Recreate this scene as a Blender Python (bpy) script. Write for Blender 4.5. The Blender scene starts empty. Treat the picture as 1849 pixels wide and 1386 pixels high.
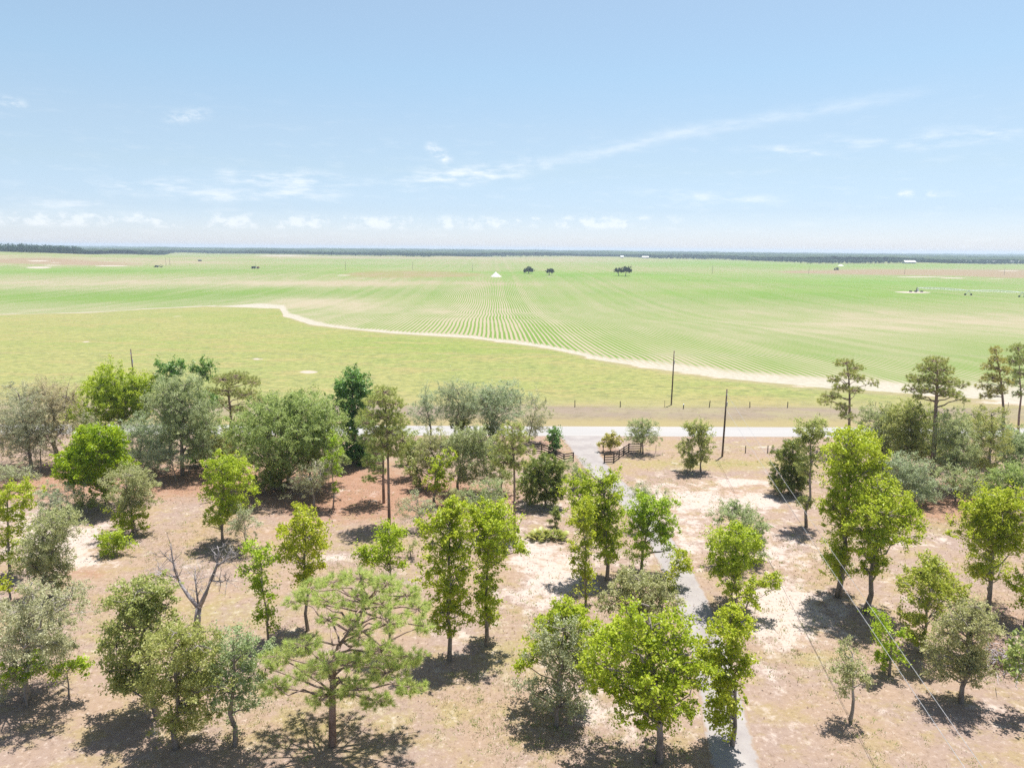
import bpy, math, random
import numpy as np
from mathutils import Vector

random.seed(7)
RNG = np.random.default_rng(7)
sc = bpy.context.scene
col = sc.collection
PI = math.pi

# ------------------------------------------------------------------ camera
W, Hh, F = 1849.0, 1386.0, 1232.7
CAMZ = 30.0
PITCH = math.atan(244.5 / F)
ROLL = math.radians(0.5)
fw = np.array([0, math.cos(PITCH), -math.sin(PITCH)])
r0 = np.array([1.0, 0, 0]); u0 = np.array([0, math.sin(PITCH), math.cos(PITCH)])
rt = math.cos(ROLL) * r0 + math.sin(ROLL) * u0
up = -math.sin(ROLL) * r0 + math.cos(ROLL) * u0
CAM = np.array([0, 0, CAMZ])

def ray(px, py):
    return fw + (px - W / 2) / F * rt + (Hh / 2 - py) / F * up

def proj(p):
    d = np.asarray(p) - CAM
    z = d @ fw
    return W / 2 + F * (d @ rt) / z, Hh / 2 - F * (d @ up) / z

# ------------------------------------------------------------------ terrain
PY = [-300, 0, 140, 200, 300, 450, 600, 800, 1000, 1300, 1800, 2500, 4000, 12000]
PZ = [0, 0, 0, -1.2, -6, -11, -12.5, -11, -8, -6, -4, -2, 0, 0]
def roady(x): return ROAD_M + ROAD_S * x
ROAD_M, ROAD_S = 106.0, 0.0
def sstep(a, b, v):
    t = np.clip((v - a) / (b - a), 0, 1); return t * t * (3 - 2 * t)
def zf(x, y):
    x = np.asarray(x, float); y = np.asarray(y, float)
    z = np.interp(y, PY, PZ)
    k = sstep(220, 420, y)
    z = z + k * (1.8 * np.sin(x / 95 + 1.1 + y / 260) + 1.6 * np.sin(y / 120 + x / 310) + 1.3 * np.sin(x / 210 - y / 170 + 2))
    z = z + 17 * np.exp(-((x + 1250) / 600) ** 2 - ((y - 1500) / 520) ** 2)
    z = z + 0.55 * sstep(9, 14, y - roady(x)) * (1 - sstep(160, 240, y))
    return z
def at(px, py, zoff=0.0):
    d = ray(px, py)
    t = 10.0
    while t < 20000:
        p = CAM + d * t
        if p[2] < float(zf(p[0], p[1])) + zoff: break
        t *= 1.01
    a, b = t / 1.012, t
    for _ in range(24):
        m = (a + b) / 2; p = CAM + d * m
        if p[2] < float(zf(p[0], p[1])) + zoff: b = m
        else: a = m
    return CAM + d * b
_p1, _p2 = at(1000, 787.2), at(1440, 788.8)
_q1, _q2 = at(1000, 769.4), at(1440, 770.6)
ROAD_S = (_p2[1] - _p1[1]) / (_p2[0] - _p1[0]); ROAD_M = _p1[1] - ROAD_S * _p1[0]
_q1, _q2 = at(1000, 769.4), at(1440, 770.6)
ROAD_W = (_q1[1] + _q2[1]) / 2 - roady((_q1[0] + _q2[0]) / 2)

# ------------------------------------------------------------------ node helpers
class NT:
    def __init__(s, tree): s.t = tree; tree.nodes.clear()
    def n(s, typ, inp=None, **kw):
        nd = s.t.nodes.new(typ)
        for k, v in kw.items(): setattr(nd, k, v)
        for k, v in (inp or {}).items(): s.set(nd, k, v)
        return nd
    def set(s, nd, k, v):
        i = nd.inputs[k]
        if hasattr(v, 'is_output'): s.t.links.new(v, i)
        elif isinstance(v, bpy.types.Node): s.t.links.new(v.outputs[0], i)
        else:
            if isinstance(v, (tuple, list)) and len(v) == 3 and i.type == 'RGBA': v = (*v, 1)
            i.default_value = v
    def m(s, op, a, b=0.0, c=None, clamp=False):
        nd = s.n('ShaderNodeMath', operation=op, use_clamp=clamp)
        s.set(nd, 0, a); s.set(nd, 1, b)
        if c is not None: s.set(nd, 2, c)
        return nd.outputs[0]
    def ss(s, v, a, b):
        nd = s.n('ShaderNodeMapRange', interpolation_type='SMOOTHSTEP')
        s.set(nd, 'Value', v); s.set(nd, 'From Min', a); s.set(nd, 'From Max', b)
        return nd.outputs[0]
    def mix(s, f, a, b, blend='MIX'):
        nd = s.n('ShaderNodeMix', data_type='RGBA', blend_type=blend)
        s.set(nd, 0, f); s.set(nd, 6, a); s.set(nd, 7, b)
        return nd.outputs[2]
    def noise(s, vec, scale, detail=4.0, rough=0.55, sx=1, sy=1, sz=1, out=0):
        if (sx, sy, sz) != (1, 1, 1):
            mp = s.n('ShaderNodeMapping'); s.set(mp, 0, vec); mp.inputs['Scale'].default_value = (sx, sy, sz); vec = mp.outputs[0]
        nd = s.n('ShaderNodeTexNoise'); s.set(nd, 'Vector', vec); s.set(nd, 'Scale', scale); s.set(nd, 'Detail', detail); s.set(nd, 'Roughness', rough)
        return nd.outputs[out]
    def attr(s, name): return s.n('ShaderNodeAttribute', attribute_name=name).outputs['Fac']

MATS = {}
def mat(name):
    m = bpy.data.materials.new(name); m.use_nodes = True
    MATS[name] = m
    return m, NT(m.node_tree)
def finish(g, color, rough=0.9, bump=None, bstr=0.3, bdist=0.05, spec=0.2):
    b = g.n('ShaderNodeBsdfPrincipled', {'Base Color': color, 'Roughness': rough, 'Specular IOR Level': spec})
    if bump is not None:
        bp = g.n('ShaderNodeBump', {'Height': bump, 'Strength': bstr, 'Distance': bdist}); g.set(b, 'Normal', bp.outputs[0])
    o = g.n('ShaderNodeOutputMaterial'); g.t.links.new(b.outputs[0], o.inputs[0])
def pos(g): return g.n('ShaderNodeNewGeometry').outputs['Position']

def simple(name, c1, c2, scale=3.0, rough=0.8, bstr=0.3, spec=0.2, sz=1):
    m, g = mat(name); p = g.n('ShaderNodeTexCoord').outputs['Object']
    n = g.noise(p, scale, 5, 0.65, 1, 1, sz)
    finish(g, g.mix(g.ss(n, 0.3, 0.7), c1, c2), rough, n, bstr, 0.03, spec)
    return m

simple('bark_oak', (0.15, 0.125, 0.105), (0.32, 0.28, 0.25), 3, 0.95, 0.6, 0.1, 0.3)
simple('bark_pale', (0.22, 0.19, 0.16), (0.46, 0.42, 0.38), 2.5, 0.95, 0.5, 0.1, 0.4)
simple('bark_pine', (0.15, 0.10, 0.08), (0.34, 0.25, 0.21), 2.5, 0.95, 0.7, 0.1, 0.35)
simple('bark_dead', (0.16, 0.14, 0.145), (0.46, 0.42, 0.425), 1.6, 0.95, 0.5, 0.1, 0.5)
simple('pole_wood', (0.075, 0.05, 0.04), (0.16, 0.12, 0.10), 2, 0.9, 0.4, 0.15, 0.12)
simple('black_board', (0.012, 0.010, 0.009), (0.035, 0.028, 0.024), 3, 0.7, 0.3)
simple('post_wood', (0.07, 0.06, 0.05), (0.18, 0.155, 0.135), 4, 0.95, 0.4, 0.1, 0.3)
simple('galvanised', (0.52, 0.55, 0.57), (0.66, 0.68, 0.69), 2, 0.45, 0.05, 0.5)
simple('wire_metal', (0.26, 0.26, 0.27), (0.34, 0.34, 0.35), 2, 0.5, 0.05, 0.4)
simple('rubber', (0.012, 0.012, 0.012), (0.03, 0.03, 0.03), 3, 0.9, 0.2)
simple('dark_machine', (0.02, 0.02, 0.022), (0.06, 0.055, 0.05), 2, 0.6, 0.1, 0.4)
simple('red_paint', (0.30, 0.04, 0.025), (0.42, 0.07, 0.04), 2, 0.5, 0.1, 0.4)
simple('white_metal', (0.72, 0.72, 0.70), (0.85, 0.85, 0.84), 0.6, 0.4, 0.05, 0.4)
simple('barn_wall', (0.35, 0.34, 0.33), (0.50, 0.48, 0.46), 0.3, 0.8, 0.05)
simple('lime', (0.50, 0.47, 0.44), (0.60, 0.58, 0.55), 0.6, 0.95, 0.3)
simple('ceramic', (0.7, 0.7, 0.7), (0.8, 0.8, 0.8), 3, 0.3, 0.0, 0.5)
simple('glass_dark', (0.02, 0.025, 0.03), (0.03, 0.035, 0.04), 1, 0.15, 0.0, 0.6)
simple('dead_leaf', (0.17, 0.10, 0.07), (0.27, 0.19, 0.14), 2, 0.95, 0.1, 0.1)

def leafmat(name, ca, cb, cc, trans=0.35, gloss=0.06):
    """ca-cb across clumps, cc the odd leaf"""
    m, g = mat(name)
    isl = g.n('ShaderNodeNewGeometry').outputs['Random Per Island']
    c = g.mix(g.attr('tint'), ca, cb)
    c = g.mix(g.m('MULTIPLY', g.ss(isl, 0.8, 1.0), 0.6), c, cc)
    c = g.mix(1.0, c, g.n('ShaderNodeCombineColor', {0: g.m('MULTIPLY_ADD', isl, 0.4, 0.8), 1: g.m('MULTIPLY_ADD', isl, 0.4, 0.8), 2: g.m('MULTIPLY_ADD', isl, 0.4, 0.8)}).outputs[0], 'MULTIPLY')
    orr = g.n('ShaderNodeObjectInfo').outputs['Random']
    c = g.mix(1.0, c, g.mix(orr, (1.14, 1.02, 0.95), (0.90, 1.04, 1.02)), 'MULTIPLY')
    d = g.n('ShaderNodeBsdfDiffuse', {'Color': c})
    t = g.n('ShaderNodeBsdfTranslucent', {'Color': g.mix(0.35, c, (0.30, 0.36, 0.03))}) if trans > 0.3 else g.n('ShaderNodeBsdfTranslucent', {'Color': c})
    gl = g.n('ShaderNodeBsdfGlossy', {'Color': (0.8, 0.85, 0.8), 'Roughness': 0.45})
    a = g.n('ShaderNodeMixShader', {0: trans}); g.t.links.new(d.outputs[0], a.inputs[1]); g.t.links.new(t.outputs[0], a.inputs[2])
    b = g.n('ShaderNodeMixShader', {0: gloss}); g.t.links.new(a.outputs[0], b.inputs[1]); g.t.links.new(gl.outputs[0], b.inputs[2])
    o = g.n('ShaderNodeOutputMaterial'); g.t.links.new(b.outputs[0], o.inputs[0])
    return m

leafmat('leaf_bright', (0.38, 0.49, 0.025), (0.54, 0.63, 0.060), (0.58, 0.54, 0.14), 0.62, 0.02)
leafmat('leaf_vivid', (0.26, 0.42, 0.008), (0.38, 0.53, 0.016), (0.48, 0.56, 0.05), 0.62, 0.02)
leafmat('leaf_yellow', (0.40, 0.43, 0.06), (0.52, 0.54, 0.11), (0.55, 0.44, 0.13), 0.62, 0.02)
leafmat('leaf_olive', (0.35, 0.40, 0.12), (0.49, 0.53, 0.22), (0.55, 0.51, 0.27), 0.62, 0.02)
leafmat('leaf_grey', (0.35, 0.39, 0.19), (0.49, 0.53, 0.30), (0.56, 0.53, 0.38), 0.56, 0.02)
leafmat('leaf_silver', (0.40, 0.42, 0.26), (0.54, 0.56, 0.385), (0.58, 0.55, 0.44), 0.56, 0.02)
leafmat('leaf_tan', (0.44, 0.41, 0.28), (0.56, 0.53, 0.39), (0.60, 0.54, 0.43), 0.56, 0.02)
leafmat('leaf_dark', (0.11, 0.25, 0.065), (0.20, 0.37, 0.09), (0.28, 0.42, 0.13), 0.5, 0.04)
leafmat('leaf_cedar', (0.16, 0.22, 0.045), (0.30, 0.34, 0.08), (0.44, 0.38, 0.11), 0.45, 0.03)
leafmat('leaf_gold', (0.42, 0.40, 0.06), (0.62, 0.54, 0.14), (0.62, 0.5, 0.25), 0.45, 0.06)
leafmat('needle_light', (0.38, 0.44, 0.13), (0.52, 0.56, 0.24), (0.55, 0.46, 0.24), 0.62, 0.02)
leafmat('needle_near', (0.43, 0.60, 0.18), (0.58, 0.70, 0.30), (0.60, 0.54, 0.28), 0.62, 0.02)
leafmat('needle_olive', (0.33, 0.35, 0.11), (0.48, 0.46, 0.19), (0.50, 0.40, 0.19), 0.62, 0.02)
leafmat('leaf_palm', (0.22, 0.27, 0.05), (0.42, 0.44, 0.12), (0.55, 0.48, 0.22), 0.4, 0.06)
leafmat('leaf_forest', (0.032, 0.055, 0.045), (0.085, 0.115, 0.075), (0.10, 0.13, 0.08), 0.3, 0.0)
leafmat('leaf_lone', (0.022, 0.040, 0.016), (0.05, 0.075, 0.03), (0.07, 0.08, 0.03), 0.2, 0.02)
leafmat('straw', (0.42, 0.36, 0.25), (0.52, 0.45, 0.34), (0.38, 0.37, 0.20), 0.4, 0.0)
leafmat('weed', (0.28, 0.33, 0.12), (0.42, 0.43, 0.19), (0.45, 0.41, 0.22), 0.45, 0.0)

# ------------------------------------------------------------------ mesh builders
def link(name, me, m, parent=None):
    o = bpy.data.objects.new(name, me); col.objects.link(o)
    if m: me.materials.append(MATS[m])
    if parent: o.parent = parent
    return o
def tag(o, label=None, cat=None, group=None, kind=None):
    if label: o['label'] = label
    if cat: o['category'] = cat
    if group: o['group'] = group
    if kind: o['kind'] = kind
    return o
def empty(name, loc):
    o = bpy.data.objects.new(name, None); col.objects.link(o); o.location = loc; o.empty_display_size = 0.3
    return o
def np_mesh(name, V, faces_n, idx, tint=None):
    me = bpy.data.meshes.new(name)
    V = np.asarray(V, np.float32); idx = np.asarray(idx, np.int32).ravel(); nf = len(idx) // faces_n
    me.vertices.add(len(V)); me.vertices.foreach_set('co', V.ravel())
    me.loops.add(len(idx)); me.loops.foreach_set('vertex_index', idx)
    me.polygons.add(nf); me.polygons.foreach_set('loop_start', np.arange(0, len(idx), faces_n, dtype=np.int32))
    me.update(calc_edges=True)
    if tint is not None:
        a = me.attributes.new('tint', 'FLOAT', 'FACE'); a.data.foreach_set('value', np.asarray(tint, np.float32))
    return me

class MB:
    """collects tubes, boxes and lathes and links them as one mesh"""
    def __init__(s): s.v = []; s.f = []
    def tube(s, pts, rad, sides=6, cap=True):
        pts = [np.asarray(p, float) for p in pts]; n = len(pts)
        if not hasattr(rad, '__len__'): rad = [rad] * n
        base = len(s.v)
        for i, p in enumerate(pts):
            d = pts[min(i + 1, n - 1)] - pts[max(i - 1, 0)]; d = d / (np.linalg.norm(d) + 1e-9)
            a = np.cross(d, [0.31, 0.17, 0.93] if abs(d[2]) < 0.9 else [1, 0.1, 0]); a /= np.linalg.norm(a); b = np.cross(d, a)
            for k in range(sides):
                t = 2 * PI * k / sides
                s.v.append(tuple(p + rad[i] * (math.cos(t) * a + math.sin(t) * b)))
        for i in range(n - 1):
            for k in range(sides):
                k2 = (k + 1) % sides
                s.f.append((base + i * sides + k, base + i * sides + k2, base + (i + 1) * sides + k2, base + (i + 1) * sides + k))
        if cap:
            s.f.append(tuple(base + k for k in range(sides))[::-1]); s.f.append(tuple(base + (n - 1) * sides + k for k in range(sides)))
        return s
    def box(s, c, size, rz=0.0, tilt=0.0):
        b = len(s.v); cx, cy, cz = c; x, y, z = [q / 2 for q in size]; ca, sa = math.cos(rz), math.sin(rz)
        for dx, dy, dz in ((-1,-1,-1),(1,-1,-1),(1,1,-1),(-1,1,-1),(-1,-1,1),(1,-1,1),(1,1,1),(-1,1,1)):
            px, py, pz = dx * x, dy * y, dz * z + dx * x * math.tan(tilt)
            s.v.append((cx + px * ca - py * sa, cy + px * sa + py * ca, cz + pz))
        for q in ((0,3,2,1),(4,5,6,7),(0,1,5,4),(1,2,6,5),(2,3,7,6),(3,0,4,7)): s.f.append(tuple(b + i for i in q))
        return s
    def build(s, name, m, parent=None, smooth=False):
        me = bpy.data.meshes.new(name); me.from_pydata(s.v, [], s.f); me.update()
        if smooth: me.polygons.foreach_set('use_smooth', [True] * len(me.polygons))
        return link(name, me, m, parent)

def grid_mesh(X, Y, Z):
    nr, nc = X.shape
    V = np.stack([X.ravel(), Y.ravel(), Z.ravel()], 1)
    i = np.arange(nr * nc).reshape(nr, nc)
    q = np.stack([i[:-1, :-1], i[:-1, 1:], i[1:, 1:], i[1:, :-1]], -1).reshape(-1)
    return V, q
def put_attr(me, name, val):
    a = me.attributes.new(name, 'FLOAT', 'POINT'); a.data.foreach_set('value', np.asarray(val, np.float32).ravel())

# ------------------------------------------------------------------ ground zones (fan-shaped sheets that share their borders)
OFF = 150.0
def curve(pts):
    P = [at(x, y) for x, y in pts]
    a = np.array([p[0] / (p[1] + OFF) for p in P]); y = np.array([p[1] for p in P])
    o = np.argsort(a, kind='stable'); return a[o], y[o]
SAND = [(-260, 585), (-120, 574), (0, 568), (80, 566), (165, 564.5), (260, 558), (375, 553), (450, 555), (505, 557), (512, 571), (560, 586), (630, 594), (700, 601), (780, 606),
        (850, 610), (980, 627), (1080, 650), (1200, 668), (1320, 684), (1500, 701), (1600, 707), (1700, 714), (1849, 726), (2000, 738), (2150, 748)]
EDGE = [(-260, 452), (-100, 453), (0, 455.3), (60, 457), (140, 458.6), (200, 460), (292, 461), (308, 458), (330, 456.5), (400, 458.6), (500, 460), (620, 461.6), (720, 463), (770, 464.5), (900, 463.8),
        (1000, 463.2), (1100, 463.6), (1180, 467), (1300, 469), (1400, 473), (1480, 475.5), (1600, 476), (1849, 477), (2100, 479)]
sa, sy = curve(SAND); ea, ey = curve(EDGE)
A = np.linspace(-1.12, 1.12, 481)
def solve_line(m0, s0):                      # road line y = m + s x expressed at azimuth a
    return (m0 + s0 * A * OFF) / (1 - s0 * A)
Yrn, Yrf = solve_line(ROAD_M, ROAD_S), solve_line(ROAD_M + ROAD_W, ROAD_S)
Ysand = np.interp(A, sa, sy); Yedge = np.interp(A, ea, ey)
def zone(name, Y0, Y1, rows, mname, power=1.0):
    t = np.linspace(0, 1, rows) ** power
    Y = Y0[None, :] + (Y1 - Y0)[None, :] * t[:, None]
    X = A[None, :] * (Y + OFF)
    V, q = grid_mesh(X, Y, zf(X, Y))
    me = np_mesh(name, V, 4, q); me.polygons.foreach_set('use_smooth', [True] * len(me.polygons))
    o = link(name, me, mname); tag(o, kind='structure')
    return o, V
def paint(V, spots):
    """sum of soft ground patches, each at the world place of its centre"""
    out = np.zeros(len(V)); px, py = proj(V)
    for (x, y, rx, ry, s) in spots:
        out += s * np.exp(-((px - x) / rx) ** 2 - ((py - y) / ry) ** 2)
    return out

# yard material -----------------------------------------------------
m, g = mat('yard_soil'); p = pos(g)
n1 = g.noise(p, 0.14, 5, 0.62); n2 = g.noise(p, 0.62, 7, 0.72); n3 = g.noise(p, 2.6, 7, 0.8); n4 = g.noise(p, 0.33, 6, 0.7, 1, 1.4, 1); n5 = g.noise(p, 9.0, 4, 0.7)
c = g.mix(g.ss(n1, 0.38, 0.62), (0.267, 0.192, 0.141), (0.246, 0.182, 0.152))
c = g.mix(g.m('MULTIPLY', g.ss(n4, 0.48, 0.62), 0.65), c, (0.254, 0.196, 0.098))                    # dry grass
gr = g.m('ADD', g.attr('grass'), g.m('MULTIPLY', g.m('SUBTRACT', n2, 0.5), 2.2))
c = g.mix(g.m('MULTIPLY', g.ss(gr, 0.15, 0.75), 0.75), c, (0.246, 0.208, 0.087))
c = g.mix(g.m('MULTIPLY', g.ss(gr, 0.55, 1.1), 0.5), c, (0.178, 0.182, 0.070))
li = g.m('ADD', g.attr('litter'), g.m('MULTIPLY', g.m('SUBTRACT', n2, 0.5), 1.8))
c = g.mix(g.m('MULTIPLY', g.ss(li, 0.15, 0.8), 0.85), c, g.mix(g.ss(n3, 0.4, 0.6), (0.223, 0.114, 0.074), (0.281, 0.166, 0.113)))
sand = g.m('ADD', g.attr('sand'), g.m('ADD', g.m('MULTIPLY', g.m('SUBTRACT', n2, 0.5), 3.2), g.m('MULTIPLY', g.m('SUBTRACT', n1, 0.5), 1.6)))
c = g.mix(g.m('MULTIPLY', g.ss(sand, 0.22, 0.78), 0.78), c, (0.428, 0.364, 0.329))
c = g.mix(g.m('MULTIPLY', g.ss(n3, 0.525, 0.64), 0.62), c, (0.147, 0.100, 0.070))
c = g.mix(g.m('MULTIPLY', g.ss(n3, 0.465, 0.36), 0.7), c, (0.402, 0.330, 0.283))
c = g.mix(g.m('MULTIPLY', g.ss(n5, 0.58, 0.72), 0.4), c, (0.153, 0.110, 0.075))
finish(g, c, 0.95, g.m('ADD', n2, g.m('MULTIPLY', n3, 0.6)), 0.6, 0.2, 0.05)
# asphalt -----------------------------------------------------------
m, g = mat('road_asphalt'); p = pos(g)
n1 = g.noise(p, 0.12, 4, 0.6, 0.2, 1, 1); n2 = g.noise(p, 3.0, 5, 0.7)
c = g.mix(g.ss(n1, 0.35, 0.7), (0.281, 0.271, 0.267), (0.315, 0.303, 0.295))
c = g.mix(g.m('MULTIPLY', g.ss(n2, 0.55, 0.8), 0.35), c, (0.229, 0.219, 0.211))
w = g.m('ABSOLUTE', g.m('SUBTRACT', g.attr('across'), 0.5))
c = g.mix(g.m('MULTIPLY', g.ss(g.m('ABSOLUTE', g.m('SUBTRACT', w, 0.25)), 0.10, 0.0), 0.35), c, (0.264, 0.251, 0.248))
c = g.mix(g.m('MULTIPLY', g.ss(g.m('ADD', w, g.m('MULTIPLY', n2, 0.06)), 0.47, 0.53), 0.7), c, (0.229, 0.181, 0.143))
finish(g, c, 0.9, n2, 0.2, 0.02, 0.15)
m, g = mat('drive_asphalt'); p = pos(g)
n1 = g.noise(p, 0.4, 5, 0.65); n2 = g.noise(p, 6.0, 5, 0.7)
c = g.mix(g.ss(n1, 0.3, 0.7), (0.229, 0.206, 0.202), (0.288, 0.266, 0.256))
c = g.mix(g.m('MULTIPLY', g.ss(n2, 0.55, 0.75), 0.5), c, (0.138, 0.124, 0.118))
w = g.m('ABSOLUTE', g.m('SUBTRACT', g.attr('across'), 0.5))
c = g.mix(g.ss(g.m('ADD', w, g.m('MULTIPLY', g.m('SUBTRACT', g.noise(p, 1.2, 5, 0.7), 0.5), 0.35)), 0.40, 0.5), c, (0.237, 0.174, 0.131))
finish(g, c, 0.9, n2, 0.3, 0.03, 0.1)
# pasture -----------------------------------------------------------
m, g = mat('pasture_grass'); p = pos(g)
n1 = g.noise(p, 0.022, 5, 0.6); n2 = g.noise(p, 0.11, 6, 0.68, 0.45, 1, 1); n3 = g.noise(p, 0.8, 6, 0.75, 0.8, 1, 1); n4 = g.noise(p, 3.5, 4, 0.7)
c = g.mix(g.ss(n1, 0.35, 0.65), (0.241, 0.230, 0.093), (0.199, 0.220, 0.078))
c = g.mix(g.m('MULTIPLY', g.attr('green'), 0.6), c, (0.149, 0.208, 0.043))
c = g.mix(g.m('MULTIPLY', g.ss(n2, 0.49, 0.62), 0.6), c, (0.265, 0.215, 0.100))
n6 = g.noise(p, 0.36, 6, 0.72, 0.9, 1, 1)
c = g.mix(g.m('MULTIPLY', g.ss(n6, 0.51, 0.64), 0.50), c, (0.111, 0.130, 0.064))
c = g.mix(g.m('MULTIPLY', g.ss(n6, 0.46, 0.36), 0.5), c, (0.294, 0.272, 0.122))
c = g.mix(g.m('MULTIPLY', g.ss(n3, 0.49, 0.60), 0.5), c, (0.103, 0.117, 0.054))
c = g.mix(g.m('MULTIPLY', g.ss(n4, 0.55, 0.75), 0.35), c, (0.115, 0.124, 0.044))
c = g.mix(g.m('MULTIPLY', g.ss(n3, 0.45, 0.36), 0.5), c, (0.299, 0.267, 0.114))
c = g.mix(g.ss(g.m('ADD', g.attr('bare'), g.m('MULTIPLY', g.m('SUBTRACT', n3, 0.5), 0.7)), 0.35, 0.7), c, (0.348, 0.295, 0.245))
# the tan verge between fence and road, by the distance from the road
v = g.attr('verge'); v2 = g.m('ADD', v, g.m('MULTIPLY', g.m('SUBTRACT', n3, 0.5), 5.0))
vc = g.mix(g.ss(n2, 0.42, 0.58), (0.229, 0.199, 0.125), (0.211, 0.170, 0.132))
vc = g.mix(g.m('MULTIPLY', g.ss(n3, 0.5, 0.62), 0.5), vc, (0.154, 0.129, 0.087))
vc = g.mix(g.m('MULTIPLY', g.ss(v2, 6.5, 3.0), 0.75), vc, (0.255, 0.211, 0.105))
vc = g.mix(g.m('MULTIPLY', g.ss(n4, 0.58, 0.72), 0.4), vc, (0.309, 0.249, 0.202))
c = g.mix(g.ss(v2, 16.0, 10.8), c, vc)
c = g.mix(g.m('MULTIPLY', g.m('MULTIPLY', g.ss(v2, 27.0, 15.0), g.ss(v2, 12.0, 14.0)), 0.45), c, (0.255, 0.211, 0.110))
c = g.mix(g.m('MULTIPLY', g.ss(g.m('ADD', g.attr('edge'), g.m('MULTIPLY', g.m('SUBTRACT', n2, 0.5), 14)), -9.0, -1.0), 0.55), c, (0.255, 0.197, 0.137))
c = g.mix(g.m('MULTIPLY', g.ss(g.m('ADD', g.attr('edge'), g.m('ADD', g.m('MULTIPLY', g.m('SUBTRACT', n2, 0.56), 40), g.m('MULTIPLY', g.m('SUBTRACT', n3, 0.5), 8))), -3.0, 0.5), g.attr('fringe')), c, (0.378, 0.322, 0.270))
finish(g, c, 0.95, g.m('ADD', n3, g.m('MULTIPLY', n4, 0.4)), 0.7, 0.25, 0.03)
# crop field ----------------------------------------------------------
m, g = mat('crop_rows'); p = pos(g)
sp = g.n('ShaderNodeSeparateXYZ', {0: p})
nb = g.noise(p, 0.012, 5, 0.6, 0.5, 1, 1); nm = g.noise(p, 0.05, 5, 0.62, 1, 0.35, 1); nf = g.noise(p, 0.9, 4, 0.7); nr = g.noise(p, 0.35, 5, 0.7, 1, 0.25, 1)
wob = g.m('MULTIPLY', g.noise(p, 0.01, 2), 3.5)
u = g.m('DIVIDE', g.m('ADD', g.m('ADD', sp.outputs[0], g.m('MULTIPLY', sp.outputs[1], 0.030)), wob), 1.85)
tri = g.m('ABSOLUTE', g.m('SUBTRACT', g.m('MULTIPLY', g.m('FRACT', u), 2.0), 1.0))
dens = g.m('ADD', g.m('MULTIPLY_ADD', g.ss(g.attr('edge'), 850.0, 80.0), -0.10, g.attr('dens')), g.m('ADD', g.m('MULTIPLY', g.m('SUBTRACT', nb, 0.5), 0.8), g.m('MULTIPLY', g.m('SUBTRACT', nm, 0.5), 0.95)))
fres = g.ss(g.attr('edge'), 850.0, 80.0)
soil = g.mix(g.ss(nr, 0.35, 0.65), (0.244, 0.201, 0.125), (0.269, 0.224, 0.151))
soil = g.mix(g.m('MULTIPLY', fres, 0.5), soil, (0.299, 0.268, 0.193))
lush = g.mix(g.ss(nb, 0.4, 0.62), (0.114, 0.194, 0.034), (0.139, 0.210, 0.046))
lush = g.mix(g.m('MULTIPLY', g.ss(nf, 0.55, 0.7), 0.4), lush, (0.149, 0.194, 0.067))
thr = g.m('ADD', g.m('MULTIPLY_ADD', dens, 0.62, 0.26), g.m('MULTIPLY', g.m('SUBTRACT', nr, 0.5), 0.35))
pas = g.n('ShaderNodeTexWhiteNoise', noise_dimensions='1D', **{}); g.set(pas, 'W', g.m('FLOOR', g.m('DIVIDE', u, 4.0)))
thr = g.m('ADD', thr, g.m('MULTIPLY', g.m('SUBTRACT', pas.outputs['Value'], 0.55), 0.22))
row = g.ss(tri, g.m('ADD', thr, 0.08), g.m('SUBTRACT', thr, 0.08))
lush = g.mix(g.m('MULTIPLY', fres, 0.4), lush, (0.100, 0.152, 0.038))
c = g.mix(g.m('MULTIPLY', row, g.ss(dens, -0.15, 0.40)), soil, lush)
c = g.mix(g.m('MULTIPLY', g.ss(g.m('ADD', g.attr('fallow'), g.m('MULTIPLY', g.m('SUBTRACT', nm, 0.5), 0.5)), 0.3, 0.75), 0.9), c, g.mix(g.ss(nm, 0.4, 0.6), (0.218, 0.174, 0.096), (0.193, 0.178, 0.074)))
c = g.mix(g.m('MULTIPLY', g.ss(g.m('ADD', g.attr('brown'), g.m('MULTIPLY', g.m('SUBTRACT', nm, 0.5), 0.5)), 0.3, 0.7), 0.9), c, (0.226, 0.166, 0.107))
ed = g.m('ADD', g.attr('edge'), g.m('ADD', g.m('MULTIPLY', g.m('SUBTRACT', nm, 0.5), 26.0), g.m('MULTIPLY', g.m('SUBTRACT', tri, 0.5), 8.0)))
sandc = g.mix(g.ss(nf, 0.4, 0.65), (0.338, 0.314, 0.263), (0.291, 0.260, 0.211))
c = g.mix(g.m('MULTIPLY', g.ss(ed, g.attr('margin'), g.m('MULTIPLY', g.attr('margin'), 0.55)), 0.95), c, sandc)
c = g.mix(g.ss(g.m('ADD', g.attr('white'), g.m('MULTIPLY', g.m('SUBTRACT', nm, 0.5), 0.4)), 0.35, 0.6), c, (0.342, 0.295, 0.247))
finish(g, c, 0.95, g.m('MULTIPLY', tri, row), 0.5, 0.2, 0.03)
m, g = mat('forest_floor'); p = pos(g)
finish(g, g.mix(g.noise(p, 0.02, 4), (0.10, 0.13, 0.05), (0.2, 0.2, 0.09)), 0.95)
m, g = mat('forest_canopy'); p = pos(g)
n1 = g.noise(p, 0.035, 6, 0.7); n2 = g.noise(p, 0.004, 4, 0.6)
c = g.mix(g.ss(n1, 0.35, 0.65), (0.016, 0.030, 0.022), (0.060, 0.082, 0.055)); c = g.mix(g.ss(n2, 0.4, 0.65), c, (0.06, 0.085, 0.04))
finish(g, c, 0.95, n1, 1.0, 6.0, 0.0)

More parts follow.
